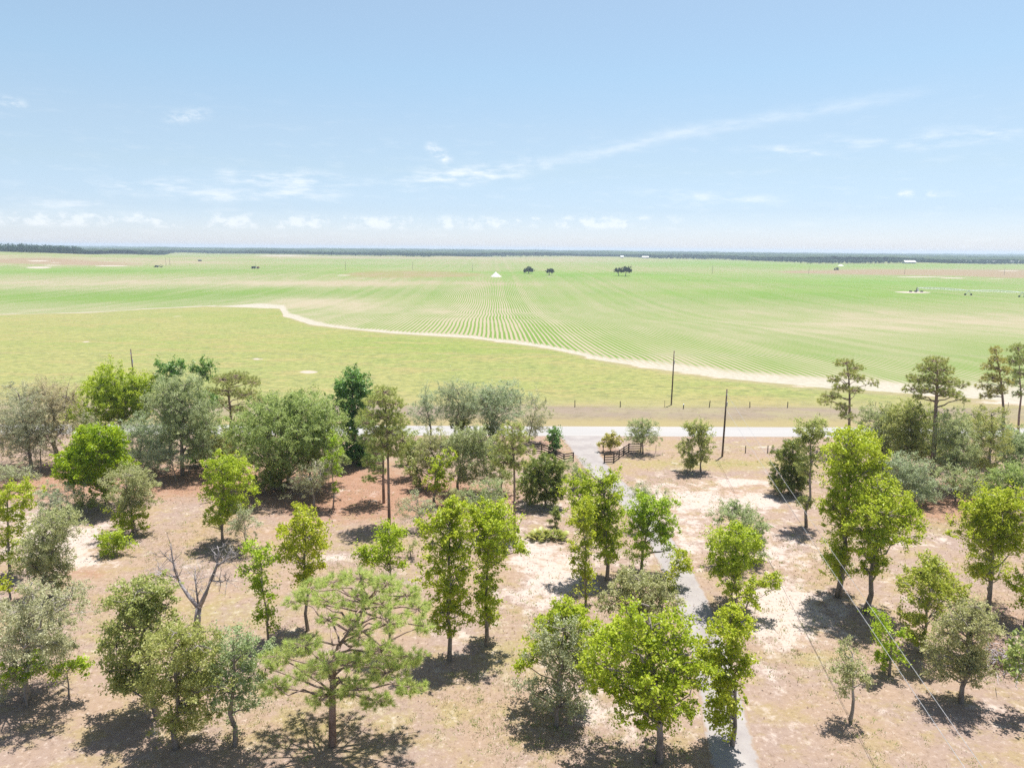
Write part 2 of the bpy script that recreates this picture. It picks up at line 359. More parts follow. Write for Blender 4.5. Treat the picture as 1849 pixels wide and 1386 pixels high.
# yard
o, V = zone('ground', np.full_like(A, -140.0), Yrn, 430, 'yard_soil', 0.9)
put_attr(o.data, 'litter', np.clip(paint(V, [(40, 875, 150, 32, .9), (330, 870, 150, 32, 1), (560, 885, 110, 45, 1), (690, 890, 130, 45, 1), (860, 905, 110, 35, .8), (1720, 905, 130, 40, 1), (1560, 900, 80, 40, .5),
    (150, 1035, 50, 12, .6), (60, 1000, 40, 20, .2), (1060, 900, 40, 20, .3), (990, 800, 40, 30, .5), (1330, 890, 40, 10, .5), (1100, 815, 25, 14, .5), (450, 960, 160, 25, .3), (1780, 1130, 80, 50, .6), (700, 1100, 100, 40, .3)]), 0, 1))
put_attr(o.data, 'sand', np.clip(paint(V, [(60, 970, 120, 45, .55), (150, 1012, 55, 16, 1), (110, 965, 60, 25, .7), (1420, 1110, 70, 50, 1), (1390, 1080, 40, 18, .8), (1000, 1050, 70, 60, .6), (960, 1000, 60, 30, .4), (1250, 900, 160, 22, .6),
    (1340, 870, 60, 6, .8), (1230, 960, 50, 50, .4), (1440, 1010, 50, 25, .5), (980, 915, 50, 20, .6), (480, 950, 60, 12, .3), (600, 1005, 40, 8, .6), (700, 1180, 60, 20, .3), (1380, 905, 40, 10, .8),
    (1150, 1300, 300, 60, .2), (1380, 990, 30, 40, .4), (1650, 980, 60, 15, .3), (1350, 960, 160, 70, .15), (1180, 1000, 200, 120, .1), (1450, 1150, 120, 60, .25), (1600, 1050, 60, 60, .2), (1330, 880, 180, 25, .15), (950, 1050, 120, 100, .12), (1100, 1250, 200, 60, .25)]), 0, 1))
put_attr(o.data, 'grass', np.clip(paint(V, [(420, 1110, 160, 60, .45), (400, 950, 120, 40, .35), (1300, 838, 250, 12, .8), (1280, 805, 250, 12, .4), (930, 1180, 80, 50, .6), (1460, 1190, 60, 20, .6), (700, 980, 140, 25, .5), (1710, 950, 60, 20, .5),
    (1650, 1000, 60, 30, .3), (600, 1300, 400, 70, .4), (220, 1150, 100, 60, .4)]), 0, 1))
# road
t = np.linspace(0, 1, 9)
o, V = zone('road', Yrn, Yrf, 9, 'road_asphalt')
put_attr(o.data, 'across', np.repeat(t, len(A)))
crown = V.copy(); crown[:, 2] += 0.10 * np.sin(np.repeat(t, len(A)) * PI)
o.data.vertices.foreach_set('co', crown.astype(np.float32).ravel())
# pasture
o, V = zone('pasture', Yrf, Ysand, 260, 'pasture_grass', 1.3)
put_attr(o.data, 'verge', V[:, 1] - roady(V[:, 0]) - ROAD_W)
put_attr(o.data, 'edge', V[:, 1] - np.tile(Ysand, 260))
px, py = proj(V); put_attr(o.data, 'fringe', np.interp(px, [0, 300, 420, 520, 1849], [.25, .4, .9, 1, 1]))
put_attr(o.data, 'green', np.clip(paint(V, [(750, 620, 260, 20, .9), (900, 640, 300, 18, .5), (470, 570, 160, 12, .8), (1000, 690, 250, 25, .3), (250, 620, 300, 25, .35)]), 0, 1))
put_attr(o.data, 'bare', np.clip(paint(V, [(557, 671.5, 17, 3.2, 1.1), (465, 648, 13, 2, .9), (155, 617, 9, 1.6, .9), (320, 571, 16, 1.5, .6), (1200, 743, 60, 3, .45), (1290, 741, 40, 2, .45)]), 0, 1))
# field
NR = 330
o, V = zone('crop_field', Ysand, Yedge, NR, 'crop_rows', 1.9)
edge = V[:, 1] - np.tile(Ysand, NR)
put_attr(o.data, 'edge', edge)
px, py = proj(V)
put_attr(o.data, 'margin', np.interp(px, [0, 400, 470, 520, 600, 850, 1100, 1350, 1500, 1849], [4, 6, 60, 45, 10, 11, 13, 15, 17, 22]))
dens = 0.43 + paint(V, [(150, 489, 420, 6, .75), (150, 536, 420, 14, .75), (560, 527, 260, 9, .45), (1500, 531, 420, 19, .75), (1250, 505, 500, 8, .5), (1100, 496, 220, 4, .6), (1780, 640, 130, 40, .5), (1480, 640, 150, 30, .3), (1100, 600, 260, 40, .18), (600, 480, 200, 3, .4),
    (1640, 512, 300, 6, .4), (1560, 480, 300, 4, .5), (260, 463, 160, 2.5, .4), (1500, 470, 200, 4, .5), (1250, 476, 160, 5, .5), (620, 470, 250, 3, .25), (860, 492, 250, 2.5, .5),
    (100, 465, 300, 5, -.4), (250, 511, 400, 8, -.30), (700, 465, 350, 2.5, -.3), (960, 470, 250, 4, -.28), (560, 545, 120, 12, -.5), (1580, 585, 220, 22, -.22), (980, 511, 260, 6, -.32), (640, 511, 160, 6, -.3), (250, 474, 250, 5, -.35), (1330, 517, 120, 7, -.25), (1849, 590, 150, 20, -.2)])
put_attr(o.data, 'dens', dens)
put_attr(o.data, 'fallow', np.clip(paint(V, [(745, 495, 100, 7, 1), (680, 496, 60, 5, .7), (830, 496, 50, 4, .6)]), 0, 1))
put_attr(o.data, 'brown', np.clip(paint(V, [(1560, 491, 90, 4.5, 1), (1700, 492, 120, 6, 1), (1849, 495, 90, 8, 1), (60, 471, 110, 6, 1), (200, 477, 100, 5, .6), (1450, 491, 60, 2.5, .8)]), 0, 1))
put_attr(o.data, 'white', np.clip(paint(V, [(70, 483, 26, 2.0, 1), (95, 479, 30, 1.6, .6), (70, 471, 28, 1.3, .8), (100, 474, 18, 1.2, .6), (200, 480, 40, 1.4, .8), (510, 461, 60, 1.0, .9), (1655, 528, 30, 1.6, 1), (1634, 527, 24, 1, .7), (1660, 500, 60, 1.0, .8), (1720, 502, 30, 1, .8), (1800, 503, 50, .8, .6),
    (620, 497, 26, 1.2, .6), (655, 503, 18, 1.2, .5), (993, 499, 12, 1.0, .6), (1580, 483, 20, 1, .5), (1820, 489, 30, 1, .7), (895, 499.5, 14, 1.4, .8), (540, 463, 150, .9, .5)]), 0, 1))
# land beyond the field
o, V = zone('terrain', Yedge, np.full_like(A, 8600.0), 60, 'forest_floor', 2.0)

# driveway
DR = [(1052, 786.5, 7.5), (1052, 795, 5.5), (1054, 806, 4.0), (1061, 822, 3.4), (1078, 845, 3.1), (1100, 868, 3.0), (1130, 893, 3.0), (1163, 935, 2.7), (1196, 982, 2.5), (1222, 1028, 2.5), (1243, 1070, 2.5), (1259, 1110, 2.5), (1273, 1155, 2.5), (1289, 1200, 2.5), (1302, 1260, 2.5), (1316, 1330, 2.5), (1330, 1390, 2.5)]
P = [at(x, y) for x, y, w in DR]; Wd = [w for *_, w in DR]
P.append(P[-1] + (P[-1] - P[-2]) * 6); Wd.append(2.5)
ts = np.linspace(0, len(P) - 1, 200); P = np.array(P)
C2 = np.stack([np.interp(ts, range(len(P)), P[:, k]) for k in range(2)], 1)
for _ in range(6): C2[1:-1] = (C2[:-2] + 2 * C2[1:-1] + C2[2:]) / 4
Wn = np.interp(ts, range(len(P)), Wd); tn = np.gradient(C2, axis=0); tn /= np.linalg.norm(tn, axis=1)[:, None]; nn = np.stack([-tn[:, 1], tn[:, 0]], 1)
s = np.linspace(-0.6, 0.6, 9)
X = C2[:, 0:1] + nn[:, 0:1] * Wn[:, None] * s; Y = C2[:, 1:2] + nn[:, 1:2] * Wn[:, None] * s
Y = np.minimum(Y, roady(X) - 0.02)
V, q = grid_mesh(X, Y, zf(X, Y) + 0.015 + 0.03 * (1 - (s[None, :] / 0.6) ** 2))
me = np_mesh('driveway', V, 4, q); put_attr(me, 'across', np.tile((s + 0.6) / 1.2, 200)); tag(link('driveway', me, 'drive_asphalt'), kind='structure')

# ------------------------------------------------------------------ foliage
def basis(nrm):
    a = RNG.normal(size=nrm.shape); t = np.cross(nrm, a); t /= np.linalg.norm(t, axis=1)[:, None] + 1e-9
    return t, np.cross(nrm, t)
def leaves(C, nrm, L, Wl):
    """diamond leaves: one quad each, bent a little"""
    n = len(C); t, b = basis(nrm)
    l = (L * RNG.uniform(0.7, 1.3, n))[:, None] / 2; w = (Wl * RNG.uniform(0.7, 1.3, n))[:, None] / 2
    return np.stack([C - t * l, C + b * w + nrm * l * 0.25, C + t * l, C - b * w + nrm * l * 0.25], 1).reshape(-1, 3)
STY = {  # material, bark, leaf length, width, spray size, leaves per spray, fill
 'bright': ('leaf_bright', 'bark_oak', .195, .12, .44, 46, .64), 'vivid': ('leaf_vivid', 'bark_oak', .24, .15, .46, 38, .9), 'yellow': ('leaf_yellow', 'bark_oak', .23, .14, .44, 30, .72),
 'big': ('leaf_bright', 'bark_pale', .22, .13, .52, 58, .66), 'olive': ('leaf_olive', 'bark_oak', .18, .10, .44, 50, .66), 'grey': ('leaf_grey', 'bark_oak', .15, .085, .42, 56, .62), 'silver': ('leaf_silver', 'bark_pale', .145, .075, .42, 54, .58),
 'tan': ('leaf_tan', 'bark_oak', .14, .07, .45, 48, .56), 'dark': ('leaf_dark', 'bark_oak', .25, .16, .5, 42, .95), 'cedar': ('leaf_cedar', 'bark_oak', .20, .07, .36, 56, 1.0), 'gold': ('leaf_gold', 'bark_oak', .24, .14, .34, 30, .8),
}
def rand_dir(n):
    v = RNG.normal(size=(n, 3)); return v / np.linalg.norm(v, axis=1)[:, None]
def limb(mb, a, b, ra, rb, n=4, wob=0.08, arch=0.12, sides=5):
    a = np.asarray(a, float); b = np.asarray(b, float); L = np.linalg.norm(b - a)
    pts = [a]
    for i in range(1, n):
        t = i / n; q = a + (b - a) * t + RNG.normal(size=3) * wob * L * 0.5 + np.array([0, 0, arch * L * math.sin(PI * t)])
        pts.append(q)
    pts.append(b)
    mb.tube(pts, list(np.linspace(ra, rb, n + 1)), sides)
    return pts
def vplane(px, py, yw):
    d = ray(px, py); return CAM + d * (yw / d[1])

def tree(style, name, label, base, lobes, trunk=None, r=None, extra=(), cat='tree', group=None, twigs=0, fill=1.0, depth=1.0, lean=None, mtl=None, zb=0.0):
    mname, bark, L, Wl, rc, npc, fl = STY[style]
    if mtl: mname = mtl
    b = at(*base); yb = b[1]; org = np.array([b[0], b[1], float(zf(b[0], b[1])) + zb])
    root = empty(name, org); tag(root, label, cat, group)
    sc_ = yb / (ray(*base)[1]); sc_ = sc_ / F                # metres per photo pixel at the tree
    cx = np.mean([l[0] for l in lobes]); half = max(max(abs(l[0] - cx) for l in lobes), 1) * sc_
    lob = []
    for k, (x, y, rx, ry) in enumerate(lobes):
        dx = abs(x - cx) * sc_; room = math.sqrt(max(half ** 2 - dx ** 2, 0)) * 0.75 * depth
        off = RNG.uniform(-1, 1) * room
        kx = 1.36 if style in ('grey', 'olive', 'tan', 'silver') else 1.08 if style in ('cedar', 'gold', 'dark') else 1.22; rx *= kx; ry *= kx; c = vplane(x, y, yb + off); lob.append((c, np.array([rx * sc_, (rx + ry) / 2 * sc_, ry * sc_ * 1.02])))
        if room > 0.9 and len(lobes) > 2:
            c2 = vplane(x + RNG.uniform(-.3, .3) * rx, y + ry * .15, yb - off * 0.9); lob.append((c2, np.array([rx, (rx + ry) / 2, ry]) * sc_ * 0.8))
    for c, q in list(lob):
        if RNG.uniform() < .75:
            d_ = rand_dir(1)[0] * [1, 1, .9]; lob.append((c + d_ * q * RNG.uniform(.9, 1.2), q * RNG.uniform(.3, .5)))
    top = max(c[2] for c, _ in lob); crown_c = np.mean([c for c, _ in lob], axis=0)
    low = min(c[2] - q[2] for c, q in lob)
    hgt = top - org[2]
    tr = r if r else max(0.045, 0.016 * hgt + 0.02)
    mb = MB(); tp = []
    if trunk:
        tp = [org - [0, 0, .1]] + [vplane(x, y, yb) for x, y in trunk]
    else:
        e = np.array([crown_c[0], crown_c[1], org[2] + hgt * 0.92])
        for i in range(7):
            t = i / 6; q = org + (e - org) * t; q[:2] = org[:2] + (e[:2] - org[:2]) * t ** 1.6
            if 0 < i < 6: q[:2] += RNG.normal(size=2) * hgt * 0.012
            tp.append(q)
        tp[0] = tp[0] - [0, 0, .1]
    rr = [tr * 1.35] + list(tr * np.linspace(1, 0.28, len(tp) - 1))
    mb.tube(tp, rr, 8)
    tp = np.array(tp)
    stems = [tp]
    for ex in extra:
        eb = at(*ex); ez = np.array([eb[0], eb[1], float(zf(eb[0], eb[1])) - .1])
        tgt = min((c for c, _ in lob), key=lambda c: np.linalg.norm(c[:2] - ez[:2]))
        pts = limb(mb, ez, tgt, tr * .8, tr * .3, 5, .05, 0.0, 7); stems.append(np.array(pts))
    Cs, Ns, Ts = [], [], []
    for c, q in lob:
        dl = np.array([np.linalg.norm((s_ - c) * [1, 1, .45], axis=1).min() for s_ in stems]); st = stems[int(dl.argmin())]
        zt = c[2] - 0.55 * np.linalg.norm(c[:2] - st[-1][:2]) - 0.3 * q[2]
        zt = np.clip(zt, org[2] + min(hgt * 0.22, 1.5), st[-1][2] - 0.05)
        zi = st[:, 2]; o_ = np.argsort(zi); s0 = np.array([np.interp(zt, zi[o_], st[o_, k]) for k in range(3)])
        limb(mb, s0, c, tr * 0.42, 0.02, 4, .10, .06)
        nc = max(3, int(RNG.uniform(.5, 1.15) * fl * fill * 4 * (q[0] * q[2] + q[0] * q[1] + q[1] * q[2]) / 3 / rc ** 2))
        d = rand_dir(nc); rad = RNG.uniform(0.1, 1.0, nc) ** 0.5
        stray = np.where(RNG.uniform(size=nc) < .24, RNG.uniform(1.1, 1.5, nc), RNG.uniform(.8, 1.15, nc))
        cc = c + d * (rad * stray)[:, None] * q
        cc[:, 2] = np.maximum(cc[:, 2], org[2] + 0.2)
        for j in range(min(nc, 7 + twigs)):
            limb(mb, c, cc[j] if j < 7 else c + d[j] * q * 1.2, 0.02 + tr * .05, 0.007, 2, .15, .03, 4)
        nl = npc; csz = np.repeat(RNG.lognormal(-.05, .3, nc), nl)[:, None] * rc
        axis = d * .7 + RNG.normal(size=(nc, 3)) * .55 + np.array([0, 0, .25]); axis /= np.linalg.norm(axis, axis=1)[:, None]; axis = np.repeat(axis, nl, 0)
        P_ = np.repeat(cc, nl, 0) + RNG.normal(size=(nc * nl, 3)) * csz * np.array([.30, .30, .24]) + axis * csz * RNG.uniform(-1.0, 1.0, (nc * nl, 1))
        P_[:, 2] = np.maximum(P_[:, 2], org[2] + .05)
        outw = np.repeat(d, nl, 0) * 0.35 + np.array([0, -.15, 0.45]) + RNG.normal(size=(nc * nl, 3)) * 0.75
        outw /= np.linalg.norm(outw, axis=1)[:, None]
        Cs.append(P_); Ns.append(outw); Ts.append(np.repeat(np.clip(RNG.normal(.45, .27, nc), 0, 1), nl))
    Cs = np.concatenate(Cs); Ns = np.concatenate(Ns); Ts = np.concatenate(Ts)
    V = leaves(Cs, Ns, L, Wl) - org
    me = np_mesh('crown', V, 4, np.arange(len(V)), Ts)
    link('crown', me, mname, root)
    mb.v = [tuple(np.array(v) - org) for v in mb.v]
    mb.build('trunk', bark, root, True)
    return root

def needles(C, D, per, L, Wd, droop=0.1, spread=0.85):
    """bursts of long thin needles about each tip C pointing along D"""
    n = len(C) * per
    c = np.repeat(C, per, 0); d = np.repeat(D, per, 0) + RNG.normal(size=(n, 3)) * spread
    d /= np.linalg.norm(d, axis=1)[:, None]; d[:, 2] -= droop; d /= np.linalg.norm(d, axis=1)[:, None]
    l = (L * RNG.uniform(.7, 1.15, n))[:, None]
    s = np.cross(d, RNG.normal(size=(n, 3))); s /= np.linalg.norm(s, axis=1)[:, None] + 1e-9
    c = c + RNG.normal(size=(n, 3)) * 0.03
    return np.stack([c + s * Wd / 2, c - s * Wd / 2, c + d * l * .98 - s * Wd * .15, c + d * l], 1).reshape(-1, 3)

def pine(label, base, lobes, mtl='needle_light', trunk=None, r=0.16, per=30, nl=0.34, wd=0.035, dens=1.0, group=None, depth=1.0, tuft=0.34):
    b = at(*base); yb = b[1]; org = np.array([b[0], b[1], float(zf(b[0], b[1]))])
    root = empty('pine_tree', org); tag(root, label, 'tree', group)
    sc_ = yb / ray(*base)[1] / F
    mb = MB()
    top = max((vplane(x, y, yb)[2] + ry * sc_ for x, y, rx, ry in lobes)); hgt = top - org[2]
    if trunk: tp = [org - [0, 0, .1]] + [vplane(x, y, yb) for x, y in trunk]
    else:
        topl = min(lobes, key=lambda l: l[1]); e = vplane(topl[0], topl[1], yb); e[2] = top - .3
        tp = [org - [0, 0, .1]] + [org + (e - org) * t + RNG.normal(size=3) * [.05, .05, 0] for t in (.15, .35, .55, .75, .9, 1)]
    tp = np.array(tp); mb.tube(tp, [r * 1.25] + list(np.linspace(r, r * .3, len(tp) - 1)), 9)
    cx = np.mean([l[0] for l in lobes]); half = max(max(abs(l[0] - cx) for l in lobes), 8) * sc_
    C, D, T = [], [], []
    o_ = np.argsort(tp[:, 2])
    for (x, y, rx, ry) in lobes:
        dx = abs(x - cx) * sc_; room = math.sqrt(max(half ** 2 - dx ** 2, 0)) * 0.8 * depth
        for side in ((RNG.uniform(.2, 1), -RNG.uniform(.2, 1)) if room > .8 else (0,)):
            c = vplane(x, y, yb + room * side); q = np.array([rx, (rx + ry) / 2, ry]) * sc_ * (1 if room <= .8 else .9)
            zt = np.clip(c[2] - .25 * np.linalg.norm(c[:2] - tp[-1][:2]), org[2] + .3 * hgt, tp[-1][2])
            s0 = np.array([np.interp(zt, tp[o_, 2], tp[o_, k]) for k in range(3)])
            limb(mb, s0, c, r * .38, .03, 4, .09, .04)
            nt = max(5, int(dens * 4.6 * (q[0] * q[2] + q[0] * q[1] + q[1] * q[2]) / tuft ** 2 / 3))
            d = rand_dir(nt); rad = RNG.uniform(.2, 1, nt) ** .4
            cc = c + d * rad[:, None] * q * RNG.uniform(.85, 1.15, (nt, 1))
            for j in range(nt):
                if j % 2 == 0: limb(mb, c + (cc[j] - c) * .1, cc[j], .025, .012, 2, .12, .0, 4)
            dd = (cc - c) / (np.linalg.norm(cc - c, axis=1)[:, None] + .01) * .6 + [0, 0, .75]
            C.append(cc); D.append(dd / np.linalg.norm(dd, axis=1)[:, None]); T.append(np.clip(RNG.normal(.45, .28, nt), 0, 1))
    C = np.concatenate(C); D = np.concatenate(D); T = np.repeat(np.concatenate(T), per)
    V = needles(C, D, per, nl, wd) - org
    link('crown', np_mesh('crown', V, 4, np.arange(len(V)), T), mtl, root)
    mb.v = [tuple(np.array(v) - org) for v in mb.v]
    mb.build('trunk', 'bark_pine', root, True)
    return root

exec_trees = []
def T(*a, **k): exec_trees.append((tree, a, k))
def PN(*a, **k): exec_trees.append((pine, a, k))
# ---- left, along the road
T('tan', 'oak_tree', 'thin greyish tan oak at the far left with dark trunk beside the road', (57, 852), [(35, 745, 40, 34), (15, 775, 35, 30), (62, 780, 30, 28), (60, 815, 26, 18), (45, 715, 30, 20)], twigs=6, fill=1.1)
T('tan', 'oak_tree', 'thin greyish tan oak touching the big yellow green oak, fork of pale dead limbs', (104, 842), [(100, 735, 38, 36), (80, 712, 30, 22), (120, 715, 22, 24), (85, 765, 30, 25), (112, 775, 25, 20)], twigs=6, fill=1.1, r=.3)
T('tan', 'oak_tree', 'small leaning tan oak between two darker trunks at the road edge', (74, 852), [(75, 800, 24, 18), (85, 790, 18, 16)], twigs=4)
T('tan', 'oak_tree', 'tan oak cut by the frame beside the white road', (-8, 842), [(-10, 760, 34, 40), (5, 800, 26, 26), (-30, 790, 26, 30)], twigs=6, fill=1.1)
T('big', 'oak_tree', 'largest yellow green oak with a pale forked trunk beside the road', (222, 815), [(208, 683, 26, 22), (180, 695, 24, 20), (240, 695, 24, 22), (155, 728, 30, 24), (195, 722, 30, 24), (228, 725, 26, 24), (260, 720, 22, 24), (135, 752, 22, 18), (165, 756, 30, 18), (250, 752, 18, 14), (205, 752, 20, 12)],
  trunk=[(221, 790), (217, 760), (210, 730), (208, 700)], r=.26)
T('vivid', 'oak_tree', 'most vivid green oak, dense crown in front of a silvery tree', (194, 918), [(185, 783, 26, 16), (155, 787, 20, 15), (210, 790, 16, 16), (145, 812, 22, 14), (180, 812, 30, 20), (210, 812, 20, 18), (125, 832, 22, 18), (160, 842, 28, 18), (205, 838, 24, 14), (120, 855, 18, 14), (150, 866, 24, 12), (180, 860, 24, 14), (196, 880, 12, 12)], r=.2)
T('silver', 'oak_tree', 'silvery grey oak right behind the vivid green oak', (250, 850), [(255, 770, 30, 20), (280, 785, 22, 22), (240, 795, 28, 24), (270, 810, 30, 25), (250, 828, 26, 16), (290, 808, 16, 18)], twigs=3)
T('grey', 'oak_tree', 'tall dull grey oak with a reddish bare trunk near the road', (330, 858), [(300, 705, 26, 22), (335, 695, 30, 18), (290, 735, 22, 26), (325, 735, 32, 28), (360, 735, 24, 26), (340, 770, 32, 24), (375, 765, 20, 22), (365, 800, 26, 22), (312, 770, 20, 18)], trunk=[(328, 830), (328, 800), (331, 760), (330, 710)], r=.24, twigs=3)
T('dark', 'oak_tree', 'deep green treetop with two lobes standing behind the dull grey oak', (308, 815), [(302, 663, 19, 15), (325, 665, 12, 12), (303, 685, 17, 14), (315, 720, 20, 24), (310, 760, 20, 25)])
T('dark', 'oak_tree', 'single narrow deep green treetop rising beside the open crowned pine', (368, 815), [(368, 660, 17, 15), (366, 680, 15, 13), (372, 720, 18, 22), (368, 770, 20, 26)])
T('dark', 'bush', 'black green thicket in shade at the foot of the dull grey oak', (366, 842), [(366, 808, 22, 20), (352, 822, 18, 14), (380, 822, 16, 12)], cat='bush')
PN('open crowned pine with dark spreading limbs visible, standing at the road edge', (417, 795), [(400, 685, 24, 12), (430, 680, 26, 12), (455, 690, 18, 12), (375, 710, 24, 12), (412, 705, 24, 12), (445, 712, 26, 12), (362, 722, 20, 9), (470, 725, 16, 9), (395, 730, 20, 9), (430, 740, 20, 8)], 'needle_olive', trunk=[(417, 770), (417, 745), (414, 725), (412, 700), (425, 682)], r=.26, per=26)
T('olive', 'oak_tree', 'broad olive green live oak with several dark trunks, widest crown in the grove', (505, 884), [(470, 745, 34, 24), (510, 735, 40, 24), (555, 735, 38, 24), (590, 755, 28, 26), (440, 775, 34, 26), (490, 775, 40, 28), (540, 775, 44, 30), (590, 790, 30, 26), (430, 805, 26, 22), (475, 815, 36, 28), (525, 820, 36, 28), (570, 820, 34, 26), (500, 850, 24, 18)], extra=[(495, 884), (518, 880), (490, 880)], r=.26)
T('yellow', 'oak_tree', 'yellow green young oak leaning over the front of the broad live oak', (560, 880), [(540, 785, 26, 18), (565, 790, 24, 18), (545, 812, 24, 16), (570, 830, 16, 16)])
T('silver', 'oak_tree', 'half bare grey oak with dead twigs before the broad live oak', (566, 915), [(560, 860, 26, 16), (545, 880, 22, 16), (580, 850, 20, 18), (590, 835, 16, 14)], twigs=8, fill=.7)
T('bright', 'oak_tree', 'spindly sapling oak with a thin bent trunk at the sunny clearing edge', (601, 918), [(605, 808, 12, 18), (600, 832, 14, 14), (603, 852, 12, 10), (602, 880, 9, 8)], r=.07)
T('bright', 'oak_tree', 'rounded light green oak in front of the dull grey oak', (402, 982), [(400, 838, 26, 16), (432, 845, 24, 18), (385, 868, 20, 18), (415, 870, 26, 20), (445, 875, 20, 20), (400, 900, 24, 20), (425, 908, 24, 18), (398, 930, 20, 20)], r=.13)
T('silver', 'oak_tree', 'little silvery sapling at the foot of the rounded light green oak', (443, 998), [(435, 935, 20, 14), (442, 958, 16, 14), (425, 950, 14, 14)], twigs=4)
T('grey', 'oak_tree', 'soft grey green oak just below the vivid green oak', (240, 962), [(238, 858, 28, 14), (225, 878, 24, 16), (255, 882, 24, 18), (240, 905, 26, 16), (270, 905, 14, 10), (215, 905, 18, 12)])
T('bright', 'bush', 'low bright green bush throwing a dark shadow on the sand', (206, 1000), [(208, 965, 22, 12), (195, 980, 18, 14), (218, 978, 16, 12), (205, 988, 20, 10)], cat='bush', r=.06)
T('bright', 'oak_tree', 'small green oak with a thick short trunk beside the low bright bush', (247, 968), [(225, 925, 22, 14), (248, 930, 18, 14), (240, 948, 18, 14), (215, 940, 14, 12)], r=.1)
T('silver', 'oak_tree', 'pale see-through sapling oak by a broken wooden rail', (90, 935), [(85, 890, 16, 18), (125, 885, 24, 14), (110, 900, 22, 14), (80, 915, 14, 16)], twigs=5, fill=.7)
T('bright', 'oak_tree', 'tall light green oak at the left edge behind the leaning grey oak', (19, 1036), [(30, 888, 32, 16), (8, 900, 20, 18), (45, 905, 20, 14), (15, 925, 22, 18), (45, 950, 14, 14), (20, 960, 22, 18), (10, 995, 16, 18), (30, 1010, 14, 12)], r=.12)
T('grey', 'oak_tree', 'leaning dark grey oak with feathery branches over white sand', (78, 1082), [(125, 935, 22, 18), (95, 940, 28, 18), (120, 960, 24, 18), (85, 965, 26, 20), (65, 990, 26, 18), (95, 995, 24, 20), (75, 1020, 28, 20), (110, 1022, 16, 16), (55, 1030, 18, 16), (95, 1050, 22, 14)], r=.14, twigs=3)
T('bright', 'bush', 'tiny leafy sprout with one thick stem at the left edge', (19, 1082), [(15, 1050, 10, 8), (22, 1060, 8, 7)], cat='bush', r=.09)
T('silver', 'oak_tree', 'spreading silver grey oak filling the bottom left corner', (50, 1262), [(60, 1070, 22, 14), (25, 1100, 28, 22), (75, 1100, 34, 22), (120, 1075, 24, 14), (45, 1130, 34, 24), (95, 1130, 30, 22), (15, 1150, 24, 26), (70, 1160, 36, 24), (115, 1160, 20, 14), (150, 1105, 18, 10), (30, 1190, 30, 24), (75, 1195, 30, 20), (20, 1222, 26, 16)], twigs=4)
T('bright', 'bush', 'bright leafy shoots under the silver grey corner oak', (50, 1275), [(55, 1205, 26, 14), (25, 1215, 20, 14), (75, 1195, 14, 10)], cat='bush')
T('bright', 'bush', 'small bright green bush right of the silver grey corner oak', (125, 1262), [(125, 1205, 24, 12), (105, 1215, 18, 12), (140, 1200, 10, 8)], cat='bush')
T('olive', 'oak_tree', 'dark olive oak with a pale dead bough, behind the bare dead tree', (285, 1295), [(250, 1065, 34, 18), (285, 1062, 18, 16), (225, 1090, 24, 18), (270, 1095, 34, 20), (300, 1095, 18, 18), (215, 1130, 22, 16), (260, 1135, 30, 20), (210, 1165, 24, 20), (245, 1175, 26, 22), (225, 1200, 26, 18), (255, 1210, 26, 18), (230, 1235, 26, 16), (262, 1245, 24, 14)], twigs=3, mtl='leaf_olive')
T('grey', 'oak_tree', 'soft light green live oak at the bottom below the bare dead tree', (318, 1350), [(315, 1142, 24, 14), (300, 1158, 34, 20), (350, 1160, 38, 22), (280, 1185, 36, 22), (325, 1195, 40, 24), (370, 1200, 34, 22), (300, 1225, 40, 22), (350, 1235, 40, 20), (290, 1260, 36, 22), (335, 1268, 40, 22), (375, 1250, 30, 22), (320, 1300, 34, 18)], mtl='leaf_olive')
T('grey', 'oak_tree', 'grey green live oak just left of the big near pine', (425, 1345), [(430, 1150, 26, 14), (400, 1175, 30, 20), (445, 1180, 30, 20), (420, 1210, 36, 22), (460, 1215, 26, 18), (400, 1240, 30, 18), (440, 1250, 34, 20), (420, 1280, 26, 16)])
# ---- middle foreground
T('bright', 'oak_tree', 'thin column oak of light leaves left of the big near pine', (486, 1162), [(465, 990, 22, 16), (478, 1010, 18, 16), (462, 1025, 16, 16), (470, 1045, 14, 14), (475, 1070, 16, 14), (485, 1095, 12, 14), (478, 1110, 12, 12), (488, 1130, 10, 10)], r=.09)
T('bright', 'oak_tree', 'bright oak of separate leaf clumps above the big near pine', (556, 1138), [(555, 928, 24, 12), (530, 940, 20, 16), (575, 950, 16, 16), (520, 965, 20, 16), (555, 965, 24, 18), (585, 970, 12, 14), (515, 990, 16, 16), (545, 992, 22, 16), (575, 998, 16, 16), (556, 1022, 22, 16), (550, 1045, 16, 12)], r=.12, fill=.9)
T('bright', 'oak_tree', 'slim oak with two small clumps, trunk seen through the near pine', (704, 1172), [(700, 960, 16, 14), (715, 975, 14, 14), (700, 985, 18, 16), (665, 1005, 18, 12), (648, 1000, 10, 8), (705, 1010, 18, 12)], trunk=[(704, 1120), (705, 1070), (705, 1030), (703, 990), (702, 955)], r=.09)
T('bright', 'oak_tree', 'taller of two close bright oaks, wide leafy top above a dense lower column', (811, 1192), [(800, 925, 30, 18), (825, 915, 22, 14), (775, 950, 22, 18), (815, 955, 30, 20), (780, 980, 22, 18), (830, 985, 22, 20), (808, 1005, 26, 20), (790, 1035, 26, 20), (825, 1040, 24, 20), (805, 1065, 30, 22), (825, 1095, 20, 18), (795, 1100, 22, 18), (812, 1125, 20, 14), (840, 1125, 10, 12)], r=.14)
